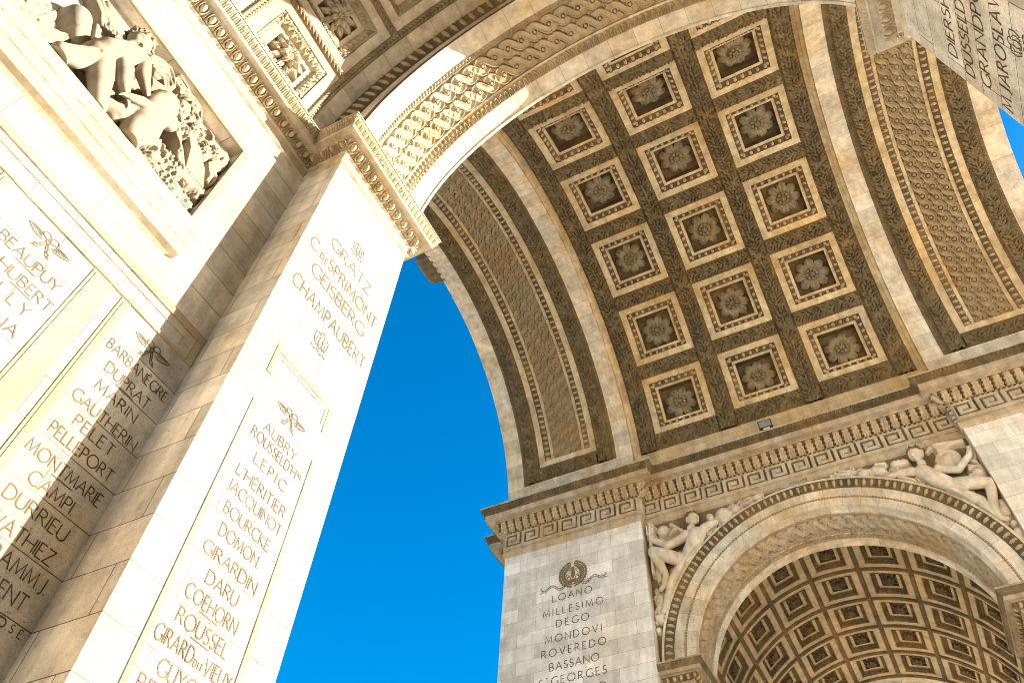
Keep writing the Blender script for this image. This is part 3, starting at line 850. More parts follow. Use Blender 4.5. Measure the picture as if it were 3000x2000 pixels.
for lo, hi in (((-9.285, 9.535), (-8.125, 9.615)), ((-9.285, 9.125), (-9.21, 9.533)), ((-8.20, 9.125), (-8.125, 9.533)), ((-9.13, 9.455), (-8.24, 9.475)), ((-8.26, 9.22), (-8.24, 9.453))):
    mb.box((lo[0], 4.240, lo[1]), (hi[0], yp_, hi[1]))
mb.build("raised_tablet", M['plain'], NP, smooth=False)
for x0, x1 in ((-9.285, -9.215), (-8.19, -8.125)):
    mb = MB(); mb.box((x0, 4.238, 0.0), (x1, yp_, 8.645)); mb.build("raised_strip", M['plain'], NP, smooth=False)

# ------------------------------------------------------------------ inscriptions
def arc(cx, cz, rx, rz, a0, a1, n=10):
    return [(cx + rx * math.cos(math.radians(a0 + (a1 - a0) * i / n)), cz + rz * math.sin(math.radians(a0 + (a1 - a0) * i / n))) for i in range(n + 1)]
GL = {
 'A': (.80, [[(0, 0), (.40, 1), (.80, 0)], [(.15, .36), (.65, .36)]]),
 'B': (.54, [[(0, 0), (0, 1), (.22, 1)] + arc(.24, .76, .23, .24, 90, -90) + [(0, .52)], [(.24, .52)] + arc(.26, .26, .28, .26, 90, -90) + [(0, 0)]]),
 'C': (.80, [arc(.50, .5, .50, .51, 48, 312, 18)]), 'D': (.76, [[(0, 0), (0, 1), (.25, 1)] + arc(.26, .5, .50, .5, 90, -90, 14) + [(0, 0)]]),
 'E': (.46, [[(.46, 1), (0, 1), (0, 0), (.48, 0)], [(0, .52), (.40, .52)]]), 'F': (.45, [[(.46, 1), (0, 1), (0, 0)], [(0, .52), (.40, .52)]]),
 'G': (.84, [arc(.50, .5, .50, .51, 48, 325, 18) + [(.86, .42)], [(.66, .42), (.90, .42)]]), 'H': (.72, [[(0, 0), (0, 1)], [(.72, 0), (.72, 1)], [(0, .52), (.72, .52)]]),
 'I': (.02, [[(.01, 0), (.01, 1)]]), 'J': (.24, [[(.22, 1), (.22, .08), (.12, -.08), (0, -.1)]]), 'K': (.62, [[(0, 0), (0, 1)], [(.56, 1), (.02, .5), (.64, 0)]]),
 'L': (.46, [[(0, 1), (0, 0), (.48, 0)]]), 'M': (.94, [[(0, 0), (.12, 1), (.47, .12), (.82, 1), (.94, 0)]]), 'N': (.74, [[(0, 0), (0, 1), (.74, 0), (.74, 1)]]),
 'O': (1.0, [arc(.5, .5, .5, .51, 0, 360, 22)]), 'P': (.50, [[(0, 0), (0, 1), (.22, 1)] + arc(.24, .74, .26, .26, 90, -90) + [(0, .48)]]),
 'Q': (1.0, [arc(.5, .5, .5, .51, 0, 360, 22), [(.55, .12), (.95, -.2)]]), 'R': (.60, [[(0, 0), (0, 1), (.22, 1)] + arc(.24, .75, .25, .25, 90, -90) + [(0, .5)], [(.24, .5), (.62, 0)]]),
 'S': (.48, [arc(.26, .75, .22, .25, 40, 230, 9) + [(.30, .50)] + arc(.24, .26, .25, .26, 60, -150, 10)]), 'T': (.62, [[(0, 1), (.62, 1)], [(.31, 1), (.31, 0)]]),
 'U': (.68, [[(0, 1), (0, .32)] + arc(.34, .32, .34, .33, 180, 360, 10) + [(.68, 1)]]), 'V': (.76, [[(0, 1), (.38, 0), (.76, 1)]]),
 'W': (1.16, [[(0, 1), (.30, 0), (.58, 1), (.86, 0), (1.16, 1)]]), 'X': (.68, [[(0, 1), (.68, 0)], [(.66, 1), (0, 0)]]), 'Y': (.68, [[(0, 1), (.34, .5), (.68, 1)], [(.34, .5), (.34, 0)]]),
 'Z': (.64, [[(.02, 1), (.62, 1), (0, 0), (.66, 0)]]), '.': (.06, [[(0, 0), (.06, .06)]]), "'": (.06, [[(.06, 1), (0, .82)]]), ' ': (.30, [])}
ACC = {'\u00c9': ('E', [[(.18, 1.10), (.34, 1.24)]]), '\u00c8': ('E', [[(.12, 1.24), (.28, 1.10)]]), '\u00cb': ('E', [[(.08, 1.16), (.13, 1.16)], [(.34, 1.16), (.39, 1.16)]]),
       '\u00dc': ('U', [[(.2, 1.16), (.25, 1.16)], [(.45, 1.16), (.5, 1.16)]])}
def ribbon(mb, F, pts, wd, h=0.004):
    pts = np.array(pts, float)
    if len(pts) < 2: return
    d = np.gradient(pts, axis=0) if len(pts) > 2 else np.repeat((pts[1:] - pts[:1]), 2, 0)
    # mitred offsets at sharp vertices
    L_, R_ = [], []
    for i in range(len(pts)):
        a = pts[i] - pts[i - 1] if i else pts[1] - pts[0]
        b = pts[i + 1] - pts[i] if i < len(pts) - 1 else a
        a = a / (np.linalg.norm(a) + 1e-9); b = b / (np.linalg.norm(b) + 1e-9)
        m = np.array([-(a + b)[1], (a + b)[0]]); m /= (np.linalg.norm(m) + 1e-9)
        k = min(1 / max(abs(m @ np.array([-a[1], a[0]])), 0.35), 2.2)
        L_.append(pts[i] + m * k * wd / 2); R_.append(pts[i] - m * k * wd / 2)
    Q = np.array([L_, R_])
    mb.grid(F(Q[..., 0], Q[..., 1], h + 0 * Q[..., 0]), Q)
def blob(mb, F, cx, cz, rx, rz, ang=0.0, h=0.004, n=12):
    t = np.linspace(0, 2 * PI, n + 1)[None, :]; r = np.array([0.0, 1.0])[:, None]
    x = rx * r * np.cos(t); z = rz * r * np.sin(t)
    c, s_ = math.cos(ang), math.sin(ang)
    X, Z = cx + c * x - s_ * z, cz + s_ * x + c * z
    mb.grid(F(X, Z, h + 0 * X), np.stack([X, Z], -1))
def inscribe(F, parent, txt, ca, cb, z, cap, mat, sw_=0.095, small=None, bar=False):
    """one carved line; ca / cb: centres of its first and last letter along the wall; z: centre height. small = {index: (scale, rise)}"""
    small = small or {}
    W_, G_ = [], []
    for i, ch in enumerate(txt):
        base, extra = (ACC[ch] if ch in ACC else (ch, []))
        w, st = GL[base]; sc, ri = small.get(i, (1.0, 0.0))
        W_.append(w * sc * cap); G_.append((st + extra, sc, ri))
    tot = sum(W_) - W_[0] / 2 - W_[-1] / 2
    gap = ((cb - ca) - tot) / max(len(txt) - 1, 1)
    k = 1.0
    if gap < 0.14 * cap:                                        # condense the letters when the line is tight
        k = max(0.6, ((cb - ca) - 0.16 * cap * (len(txt) - 1)) / tot); W_ = [w * k for w in W_]; tot *= k
        gap = ((cb - ca) - tot) / max(len(txt) - 1, 1)
    x = ca - W_[0] / 2
    mb = MB()
    for i, (sts, sc, ri) in enumerate(G_):
        for n_, pl in enumerate(sts):
            ribbon(mb, F, [(x + px * sc * cap * k, z - cap / 2 + ri * cap + pz * sc * cap) for px, pz in pl], sw_ * cap * (0.85 if n_ else 1.0) * (sc ** .5), h=0.004 + 0.0006 * (n_ + i % 3))
        x += W_[i] + gap
    if bar: ribbon(mb, F, [((ca + cb) / 2 - .12, z - cap * .72), ((ca + cb) / 2 + .12, z - cap * .72)], 0.012)
    return mb.build("inscription", mat, parent, smooth=False)
FLW = lambda u, z, h: np.stack([u, 5.04 - h, z], -1)
FLP = lambda u, z, h: np.stack([u, 4.25 - h, z], -1)
FRP = lambda u, z, h: np.stack([-u, -4.25 + h, z], -1)
FFP = lambda u, z, h: np.stack([7.31 - h, -u, z], -1)
DK = M['letter']
for t, a, b, z in (("BARBAN\u00c8GRE", -10.578, -9.774, 8.515), ("DUPRAT", -10.434, -9.916, 8.27), ("MARIN", -10.392, -9.968, 8.02), ("GAUTHERIN", -10.534, -9.809, 7.755), ("PELET", -10.386, -9.974, 7.53),
                   ("PELLEPORT", -10.537, -9.844, 7.30), ("MONTMARIE", -10.582, -9.797, 7.02), ("CAMPI.", -10.401, -9.95, 6.79), ("DURRIEU", -10.495, -9.922, 6.546), ("WATHIEZ", -10.48, -9.908, 6.30),
                   ("GRAMM.J.", -10.42, -9.78, 6.075), ("CL\u00c9MENT", -10.50, -9.90, 5.865), ("DALPSE", -10.36, -9.77, 5.62),
                   ("BEAUPUY", -11.981, -11.352, 8.525), ("HUBERT", -11.80, -11.281, 8.275), ("BILLY", -11.87, -11.401, 8.045), ("LASNA", -11.85, -11.366, 7.785)):
    inscribe(FLW, NP, t, a, b, z, 0.135, DK, small={4: (.5, .5), 5: (.5, .5)} if t == "DALPSE" else None, bar=t in ("DUPRAT", "MONTMARIE", "BEAUPUY", "HUBERT"))
for t, a, b, z, c in (("GRATZ", -9.105, -8.278, 12.24, .25), ("C.DESPRIMONT", -9.449, -7.945, 11.77, .25), ("GEISBERG", -9.226, -8.163, 11.35, .25), ("CHAMPAUBERT", -9.447, -7.917, 10.82, .25),
                      ("AUBRY", -8.942, -8.475, 8.48, .135), ("ROUSSELD'HAL", -9.087, -8.26, 8.29, .135), ("LEPIC", -8.919, -8.476, 8.03, .135), ("L'H\u00c9RITIER", -9.063, -8.342, 7.753, .135),
                      ("JACQUINOT", -9.101, -8.31, 7.53, .135), ("BOURCKE", -9.012, -8.38, 7.283, .135), ("DOMON.", -8.95, -8.40, 7.047, .135), ("GIRARDIN", -9.029, -8.376, 6.795, .135), ("DARU", -8.868, -8.529, 6.556, .135),
                      ("CO\u00cbHORN", -9.024, -8.42, 6.328, .14), ("ROUSSEL", -9.005, -8.415, 6.087, .14), ("GIRARDDITVIEUX", -9.139, -8.26, 5.86, .14), ("GUYON", -8.96, -8.49, 5.63, .14), ("BERTHIER", -9.095, -8.36, 5.43, .14)):
    sm_ = {2: (.5, 0), 3: (.5, 0)} if t.startswith("C.D") else {10: (.45, .5), 11: (.45, .5)} if "D'H" in t else {6: (.45, 0), 7: (.45, 0), 8: (.45, 0)} if "DIT" in t else None
    inscribe(FLP, NP, t, a, b, z, c, DK, sw_=0.095 if c > .2 else 0.10, small=sm_, bar=t in ("CO\u00cbHORN", "ROUSSEL"))
RPier = PIERS[(-1, -1)]
for t, a, b, z in (("DIERSHEIM", 8.032, 9.05, 12.38), ("DUSSELDORF", 7.924, 9.25, 11.91), ("GRANDPORT", 7.959, 9.35, 11.455), ("M.JAROSLAWIETZ", 7.855, 9.55, 10.96)):
    inscribe(FRP, RPier, t, a, b, z, .25, DK, sw_=0.085)
FPier = PIERS[(1, 1)]
for t, a, b, z in (("LOANO", -8.41, -7.183, 17.78), ("MILLESIMO", -8.692, -6.807, 17.273), ("DEGO", -8.233, -7.325, 16.82), ("MONDOVI", -8.60, -6.793, 16.32), ("ROVEREDO", -8.765, -6.787, 15.846),
                   ("BASSANO", -8.49, -7.039, 15.367), ("STGEORGES", -8.85, -6.753, 14.91), ("CALDIERO", -8.7, -6.85, 14.42)):
    inscribe(FFP, FPier, t, a, b, z, .245, DK, sw_=0.105, small={1: (.55, .5)} if t.startswith("STG") else None)

def wing_emblem(F, cx, cz, s_, parent):
    """bow of ribbon with a spread wing on each side, incised in outline"""
    mb = MB(); w = 0.011
    P = lambda pts, sg=1: [(cx + sg * x * s_, cz + y * s_) for x, y in pts]
    for sg in (1, -1):
        ribbon(mb, F, P([(.22, .10), (.5, .16), (.8, .16), (1.0, .10), (.96, .02), (.84, -.02), (.86, -.06), (.70, -.08), (.72, -.13), (.52, -.14), (.50, -.18), (.24, -.12)], sg), w)
        for x0, x1, y0, y1 in ((.35, .78, .06, .02), (.42, .88, .10, .07), (.34, .62, .0, -.05), (.3, .5, -.04, -.1)):
            ribbon(mb, F, P([(x0, y0), ((x0 + x1) / 2, (y0 + y1) / 2 + .03), (x1, y1)], sg), w * .7, 0.0046)
        ribbon(mb, F, P([(.02, .02)] + arc(.2, .22, .17, .15, 200, -60, 10) + [(.05, .02)], sg), w, 0.0052)
        ribbon(mb, F, P([(.03, -.06), (.16, -.26), (.24, -.50), (.36, -.52), (.32, -.60), (.44, -.70), (.22, -.64), (.10, -.36), (0, -.14)], sg), w, 0.0058)
    ribbon(mb, F, P(arc(0, 0, .10, .10, 0, 360, 12)), w * 1.3, 0.0064)
    return mb.build("emblem", DK, parent, smooth=False)
def eagle_emblem(F, cx, cz, s_, parent):
    mb = MB(); w = 0.013
    P = lambda pts, sg=1: [(cx + sg * x * s_, cz + y * s_) for x, y in pts]
    ribbon(mb, F, P(arc(-.02, .72, .16, .17, -50, 230, 10)), w)
    ribbon(mb, F, P([(-.16, .74), (-.32, .66), (-.18, .62)]), w, .0046)
    for sg in (1, -1):
        ribbon(mb, F, P([(.10, .58), (.30, .72), (.50, .60), (.52, .20), (.40, -.20), (.30, -.02), (.26, -.26), (.16, -.06), (.10, -.30)], sg), w, .0052)
        ribbon(mb, F, P([(.22, .5), (.34, .3), (.34, .05)], sg), w * .8, .0058)
    ribbon(mb, F, P([(-.1, .5), (-.16, .1), (0, -.32), (.16, .1), (.1, .5)]), w, .0064)
    for i in range(5):
        blob(mb, F, cx + (-.5 + .25 * i) * s_, cz + (-.48 - .05 * (i % 2)) * s_, .13 * s_, .05 * s_, .5 if i % 2 else -.4, .004 + .0004 * i)
    return mb.build("emblem", DK, parent, smooth=False)
wing_emblem(FLW, -10.183, 8.87, 0.255, NP)
wing_emblem(FLW, -11.675, 8.88, 0.255, NP)
wing_emblem(FLP, -8.704, 8.885, 0.26, NP)
eagle_emblem(FLP, -8.70, 12.68, 0.24, NP)
eagle_emblem(FLP, -8.71, 10.28, 0.26, NP)
eagle_emblem(FRP, 8.70, 10.50, 0.26, RPier)
# wreath with an eagle and flying ribbons above the battle names
mb = MB(); cx, cz = -7.72, 18.56
for sg in (1, -1):
    for i in range(13):
        a = math.radians(-90 + sg * (8 + i * 12.6))
        for q in (0, 1, 2):
            r = 0.40 + (q - 1) * 0.085
            blob(mb, FFP, cx + r * math.cos(a + .05 * q * sg), cz + r * 1.0 * math.sin(a + .05 * q * sg), 0.085, 0.034, a + PI / 2 * sg + (q - 1) * .6 * sg, .004 + .0005 * ((i * 3 + q) % 7), 8)
    pts = [(cx + sg * (0.02 + .09 * i), cz - .44 + (0.10 * i / 12.0) + .085 * math.sin(i * .95) * min(1, i / 4)) for i in range(13)]
    ribbon(mb, FFP, [(x, z + .035) for x, z in pts], .028); ribbon(mb, FFP, [(x, z - .04) for x, z in pts], .024, .0046)
    for i in range(1, 12): ribbon(mb, FFP, [(pts[i][0] - .01, pts[i][1] - .04), (pts[i][0] + .01, pts[i][1] + .035)], .022, .0052)
    e = pts[-1]
    ribbon(mb, FFP, [e, (e[0] + sg * .10, e[1] + .10), (e[0] + sg * .06, e[1] + .14)], .03, .0058); ribbon(mb, FFP, [e, (e[0] + sg * .13, e[1] - .06)], .03, .0064)
    ribbon(mb, FFP, [(cx + sg * .05, cz + .16), (cx + sg * .17, cz + .20), (cx + sg * .26, cz + .08), (cx + sg * .20, cz - .14), (cx + sg * .12, cz - .06), (cx + sg * .08, cz - .2)], .032, .0052)
    ribbon(mb, FFP, [(cx + sg * .12, cz + .12), (cx + sg * .19, cz + .02), (cx + sg * .16, cz - .08)], .022, .0058)
blob(mb, FFP, cx, cz + .02, .085, .20); blob(mb, FFP, cx, cz + .24, .065, .06, 0, .0046); ribbon(mb, FFP, [(cx - .05, cz + .25), (cx - .12, cz + .21)], .03, .0052)
blob(mb, FFP, cx, cz - .24, .15, .05, 0, .0058)
mb.build("wreath_emblem", M['wreath'], FPier, smooth=False)

# small plaque at the crown of the side arch
mb = MB(); mb.box((7.56, -0.62, 19.865), (7.70, 0.44, 20.055)); pq = mb.build("plaque", M['pale'], bpy.data.objects['spandrel_wall'].parent, smooth=False)
inscribe(lambda u, z, h: np.stack([7.56 - h, -u, z], -1), bpy.data.objects['spandrel_wall'].parent, "ARTILLERIE", -0.17, 0.40, 19.96, 0.085, DK, sw_=0.13)

# ------------------------------------------------------------------ carved high reliefs
class Relief:
    def __init__(self, u0, u1, z0, z1, res, F):
        self.u = np.arange(u0, u1, res); self.z = np.arange(z0, z1, res); self.res = res; self.F = F
        self.U, self.Z = np.meshgrid(self.u, self.z)
        self.r = np.random.default_rng(5)
    def zero(self): return np.full(self.U.shape, -0.3)
    @staticmethod
    def smax(a, b, k):
        m = np.clip(0.5 + 0.5 * (b - a) / k, 0, 1)
        return a * (1 - m) + b * m + k * m * (1 - m)
    def cap(self, h, pts, d, k=0.03):
        """chain of tapered capsules pts = [(u, z, radius)], d = depth of their axis in front of the ground"""
        if not isinstance(d, (list, tuple)): d = [d] * len(pts)
        if len(pts) == 1: pts = pts * 2; d = list(d) * 2
        for (a, b, da, db) in zip(pts[:-1], pts[1:], d[:-1], d[1:]):
            vx, vz = b[0] - a[0], b[1] - a[1]; L2 = vx * vx + vz * vz + 1e-9
            t = np.clip(((self.U - a[0]) * vx + (self.Z - a[1]) * vz) / L2, 0, 1)
            dist = np.hypot(self.U - a[0] - t * vx, self.Z - a[1] - t * vz)
            rr = a[2] + (b[2] - a[2]) * t; dd = da + (db - da) * t
            e = np.where(dist < rr, dd + np.sqrt(np.clip(rr * rr - dist * dist, 0, None)), dd - 5 * (dist - rr))
            h = self.smax(h, e, k)
        return h
    def bump(self, h, u, z, r, a):
        return h + a * np.exp(-((self.U - u) ** 2 + (self.Z - z) ** 2) / (r * r)) * (h > -0.2)
    def face(self, h, u, z, r, d, tilt=0.0, turn=0.3, lean=0.0):
        h = self.cap(h, [(u, z + .12 * r, .86 * r), (u + .10 * turn * r, z - .30 * r, .68 * r)], [d + lean, d - .4 * lean], 0.03)
        c, s_ = math.cos(tilt), math.sin(tilt)
        def at(x, y): x = x + .42 * turn * (1 - abs(y) * .3); return u + (c * x - s_ * y) * r, z + (s_ * x + c * y) * r
        for ex in (-.30, .30):
            h = self.bump(h, *at(ex, .02), .17 * r, -.15 * r); h = self.bump(h, *at(ex, .0), .085 * r, .10 * r); h = self.bump(h, *at(ex, .20), .15 * r, .05 * r)
            h = self.bump(h, *at(ex * 1.1, -.34), .22 * r, .07 * r)
        for i in range(5): h = self.bump(h, *at(0, .08 - .09 * i), .085 * r, (.07 + .035 * i) * r)
        h = self.bump(h, *at(-.08, -.30), .06 * r, .04 * r); h = self.bump(h, *at(.08, -.30), .06 * r, .04 * r)
        for i in range(-2, 3):
            h = self.bump(h, *at(.07 * i, -.50), .055 * r, -.10 * r); h = self.bump(h, *at(.06 * i, -.43), .06 * r, .05 * r); h = self.bump(h, *at(.055 * i, -.58), .06 * r, .05 * r)
        h = self.bump(h, *at(0, -.76), .16 * r, .10 * r)
        return h
    def curls(self, mask, base, rad, n, amp=0.7):
        """locks of hair: coiled bumps scattered over a mask on top of a base height"""
        h = np.where(mask, base, -0.3)
        ii = np.argwhere(mask)
        if not len(ii): return h
        for j in self.r.integers(0, len(ii), n):
            a, b = ii[j]; cu, cz = self.u[b], self.z[a]; rr = rad * self.r.uniform(.7, 1.2)
            w = int(rr / self.res) + 1
            sl = np.s_[max(0, a - w):a + w + 1, max(0, b - w):b + w + 1]
            dx, dz = self.U[sl] - cu, self.Z[sl] - cz; dd = np.hypot(dx, dz) / rr
            an = np.arctan2(dz, dx) + self.r.uniform(0, 6)
            e = base[sl] + np.where(dd < 1, rr * amp * np.sqrt(np.clip(1 - dd * dd, 0, 1)) + 0.22 * rr * np.cos(an + dd * 7), -0.5)
            h[sl] = np.maximum(h[sl], np.where(dd < 1, e, -0.3))
        return h
    def leaves(self, h, pts, spread, ln, n, d, amp=0.05, jit=0.5, ang=None, wid=.22):
        """many pointed leaves or ears laid along a path"""
        pts = np.array(pts, float)
        for _ in range(n):
            t = self.r.uniform(0, len(pts) - 1.001); i = int(t); p = pts[i] + (pts[i + 1] - pts[i]) * (t - i)
            v = pts[i + 1] - pts[i]; a = (math.atan2(v[1], v[0]) if ang is None else ang) + self.r.normal(0, jit)
            o = self.r.normal(0, spread); nrm = np.array([-v[1], v[0]]) / (np.linalg.norm(v) + 1e-9)
            cu, cz = p + nrm * o; le = ln * self.r.uniform(.7, 1.2)
            w = int(le / self.res) + 1; ia = int((cz - self.z[0]) / self.res); ib = int((cu - self.u[0]) / self.res)
            if ia + w < 0 or ib + w < 0 or ia - w > len(self.z) or ib - w > len(self.u): continue
            sl = np.s_[max(0, ia - w):max(0, ia + w + 1), max(0, ib - w):max(0, ib + w + 1)]
            dx, dz = self.U[sl] - cu, self.Z[sl] - cz
            x = (dx * math.cos(a) + dz * math.sin(a)) / (le / 2); y = (-dx * math.sin(a) + dz * math.cos(a)) / (le * wid)
            pr = 1 - x * x - np.abs(y) * (1 + .5 * x)
            b = d * self.r.uniform(.7, 1.25) * math.exp(-(o / (2.2 * spread)) ** 2)
            e = np.where(pr > 0, b + amp * (np.clip(pr, 0, 1) ** .6) - .3 * amp * np.clip(1 - np.abs(y) / .2, 0, 1) + .4 * amp * x, -0.3)
            h[sl] = np.maximum(h[sl], e)
        return h
    def locks(self, h, pts, n, spread, rad, d, wav=0.03):
        """bundle of flowing strands along a curve"""
        p = np.array(pts, float); m = 24
        t = np.linspace(0, len(p) - 1, m); c = np.stack([np.interp(t, np.arange(len(p)), p[:, k]) for k in (0, 1)], -1)
        for _ in range(2):
            c[1:-1] = (c[:-2] + 2 * c[1:-1] + c[2:]) / 4
        g = np.gradient(c, axis=0); nn = np.stack([-g[:, 1], g[:, 0]], -1) / (np.linalg.norm(g, axis=1, keepdims=True) + 1e-9)
        for q in range(n):
            off = (q - (n - 1) / 2) * spread / max(n - 1, 1) * 2
            ph = self.r.uniform(0, 6)
            cc = c + nn * (off * np.linspace(1, .35, m) + wav * np.sin(np.linspace(0, 5, m) + ph))[:, None]
            rr = rad * np.linspace(1, .45, m)
            h = self.cap(h, [(cc[i, 0], cc[i, 1], rr[i]) for i in range(0, m, 2)], [d + self.r.uniform(-.02, .02)] * len(range(0, m, 2)), 0.006)
        return h
    def build(self, name, h, mat, parent, org):
        mask = h > 0.0
        mb = MB(); hh = np.clip(h, 0.0, None)
        mb.grid(self.F(self.U, self.Z, hh), np.stack([self.U, self.Z], -1), mask=mask)
        o = mb.build(name, mat, None, None)
        V = np.empty(len(o.data.vertices) * 3, np.float32); o.data.vertices.foreach_get("co", V)
        V = V.reshape(-1, 3) - np.array(org, np.float32); o.data.vertices.foreach_set("co", V.ravel()); o.data.update()
        o.parent = parent
        return o

def surface_net(f, o, h):
    """quads on the zero level of a sampled field (negative inside)"""
    nx, ny, nz = f.shape
    acc = np.zeros((nx - 1, ny - 1, nz - 1, 3), np.float32); cnt = np.zeros((nx - 1, ny - 1, nz - 1), np.float32)
    sl = lambda a, n, d: slice(d, n - 1 + d)
    C8 = lambda i, j, k: f[i:nx - 1 + i, j:ny - 1 + j, k:nz - 1 + k]
    for ax in range(3):
        for p in (0, 1):
            for q in (0, 1):
                c0 = [0, 0, 0]; oth = [i for i in range(3) if i != ax]; c0[oth[0]], c0[oth[1]] = p, q
                c1 = list(c0); c1[ax] = 1
                a, b = C8(*c0), C8(*c1); m = (a < 0) != (b < 0)
                t = np.where(m, a / np.where(m, a - b, 1), 0)
                for d in range(3):
                    acc[..., d] += np.where(m, t if d == ax else c0[d], 0)
                cnt += m
    act = cnt > 0
    idx = np.full(act.shape, -1, np.int64); idx[act] = np.arange(act.sum())
    ijk = np.argwhere(act)
    V = (ijk + acc[act] / cnt[act][:, None]) * h + np.array(o)
    Q = []
    for ax in range(3):
        a = f[tuple(slice(0, -1) if i == ax else slice(1, -1) for i in range(3))]; b = f[tuple(slice(1, None) if i == ax else slice(1, -1) for i in range(3))]
        m = np.argwhere((a < 0) != (b < 0))
        inn = a[tuple(m.T)] < 0
        e, g_ = [i for i in range(3) if i != ax]
        base = m.copy(); base[:, e] += 1; base[:, g_] += 1        # grid point of the edge
        def cell(de, dg):
            c = base.copy(); c[:, e] += de; c[:, g_] += dg
            return idx[tuple(c.T)]
        q = np.stack([cell(-1, -1), cell(0, -1), cell(0, 0), cell(-1, 0)], 1)
        fl = inn if ax != 1 else ~inn
        q[~fl] = q[~fl][:, ::-1]
        Q.append(q)
    Q = np.concatenate(Q)
    return V, Q[(Q >= 0).all(1)]
class Sculpt:
    """figures carved fully in the round from tapered limbs blended into one skin"""
    def __init__(self, lo, hi, h):
        self.o, self.h = lo, h
        self.ax = [np.arange(a, b, h, dtype=np.float32) for a, b in zip(lo, hi)]
        self.X, self.Y, self.Z = np.meshgrid(*self.ax, indexing='ij')
        self.f = np.full(self.X.shape, 1.0, np.float32); self.r = np.random.default_rng(3)
    def _mix(self, d, k, sub=False):
        if sub:
            d = -d; t = np.clip(0.5 - 0.5 * (d - self.f) / k, 0, 1) * 0 + np.clip(0.5 + 0.5 * (d - self.f) / k, 0, 1)
            self.f = self.f * (1 - t) + d * t + k * t * (1 - t)
        else:
            t = np.clip(0.5 + 0.5 * (self.f - d) / k, 0, 1)
            self.f = self.f * (1 - t) + d * t - k * t * (1 - t)
    def chain(self, pts, k=0.03, sub=False):
        if len(pts) == 1: pts = pts * 2
        dd = None
        for a, b in zip(pts[:-1], pts[1:]):
            v = np.subtract(b[:3], a[:3]); L2 = float(v @ v) + 1e-9
            t = np.clip(((self.X - a[0]) * v[0] + (self.Y - a[1]) * v[1] + (self.Z - a[2]) * v[2]) / L2, 0, 1)
            d = np.sqrt((self.X - a[0] - t * v[0]) ** 2 + (self.Y - a[1] - t * v[1]) ** 2 + (self.Z - a[2] - t * v[2]) ** 2) - (a[3] + (b[3] - a[3]) * t)
            dd = d if dd is None else np.minimum(dd, d)
        self._mix(dd.astype(np.float32), k, sub)
    def head(self, c, fwd, r):
        c = np.array(c); f_ = np.array(fwd, float); f_ /= np.linalg.norm(f_)
        up = np.array([0.12, 0, 1.0]); up -= f_ * (up @ f_); up /= np.linalg.norm(up); rt = np.cross(f_, up)
        W = lambda a, b, d, q: tuple(c + (rt * a + up * b + f_ * d) * r) + (q * r,)
        self.chain([W(0, .15, -.12, .90), W(0, .10, .12, .84)], .02)
        self.chain([W(0, -.38, .28, .58)], .05)
        for e in (-1, 1):
            self.chain([W(.36 * e, -.28, .55, .30)], .04); self.chain([W(.86 * e, -.05, -.05, .16), W(.88 * e, -.22, -.02, .12)], .02)
            self.chain([W(.34 * e, .06, 1.02, .17)], .02, True); self.chain([W(.33 * e, .03, .80, .155)], .008)
            self.chain([W(.16 * e, .24, .90, .07), W(.46 * e, .22, .76, .06)], .03); self.chain([W(.22 * e, .07, .90, .045), W(.42 * e, .05, .82, .04)], .01)
        self.chain([W(0, .14, .90, .07), W(0, -.20, 1.06, .11)], .02); self.chain([W(-.10, -.23, .98, .07), W(.10, -.23, .98, .07)], .015)
        self.chain([W(-.22, -.50, .90, .045), W(.22, -.50, .90, .045)], .01, True)
        self.chain([W(-.16, -.43, .90, .06), W(.16, -.43, .90, .06)], .012); self.chain([W(-.12, -.58, .86, .07), W(.12, -.58, .86, .07)], .012)
        self.chain([W(0, -.80, .62, .20)], .04)
        return c, rt, up, f_, r
    def hair(self, hd, n):
        c, rt, up, f_, r = hd
        self.f[:] = 1.0
        W = lambda a, b, d, q: tuple(c + (rt * a + up * b + f_ * d) * r) + (q * r,)
        self.chain([W(0, .26, -.20, .92)], .02)
        for _ in range(n):
            v = self.r.normal(0, 1, 3); v /= np.linalg.norm(v)
            if v[2] > .25 and v[1] < .50 or v[1] < -.45 and v[2] > -.3: continue
            a, b, d = v[0] * .98, v[1] * 1.02 + .10, v[2] * 1.0 - .1
            j = self.r.normal(0, .13, 3)
            self.chain([W(a, b, d, self.r.uniform(.12, .19)), W(a + j[0], b + j[1], d + j[2], .09)], .006)
    def wchain(self, pts, d, k=0.03):
        if not isinstance(d, (list, tuple)): d = [d] * len(pts)
        self.chain([(7.713 - dd, u, z, r * 1.06) for (u, z, r), dd in zip(pts, d)], k)
    def build(self, name, mat, parent, org):
        if self.o[0] > 0: f = np.maximum(self.f, np.maximum(5.145 - np.hypot(self.Y + 0.10, self.Z - 14.69), self.X - 7.711))
        else: f = np.maximum(self.f, np.maximum(10.72 - self.Z, self.Y - 5.239))
        f[0], f[-1], f[:, 0], f[:, -1], f[:, :, 0], f[:, :, -1] = (0.5,) * 6
        V, Q = surface_net(f, self.o, self.h)
        mb = MB(); mb.v.append(V); mb.uv.append(V[:, :2]); mb.f.append(Q); mb.mi.append(np.zeros(len(Q), np.int32)); mb.n = len(V)
        o = mb.build(name, mat, None)
        co = (V - np.array(org)).astype(np.float32)
        if len(o.data.vertices) == len(co): o.data.vertices.foreach_set("co", co.ravel())
        else: o.data.transform(Matrix.Translation([-x for x in org]))
        o.data.update(); o.parent = parent
        return o

SC = M['sculpt']
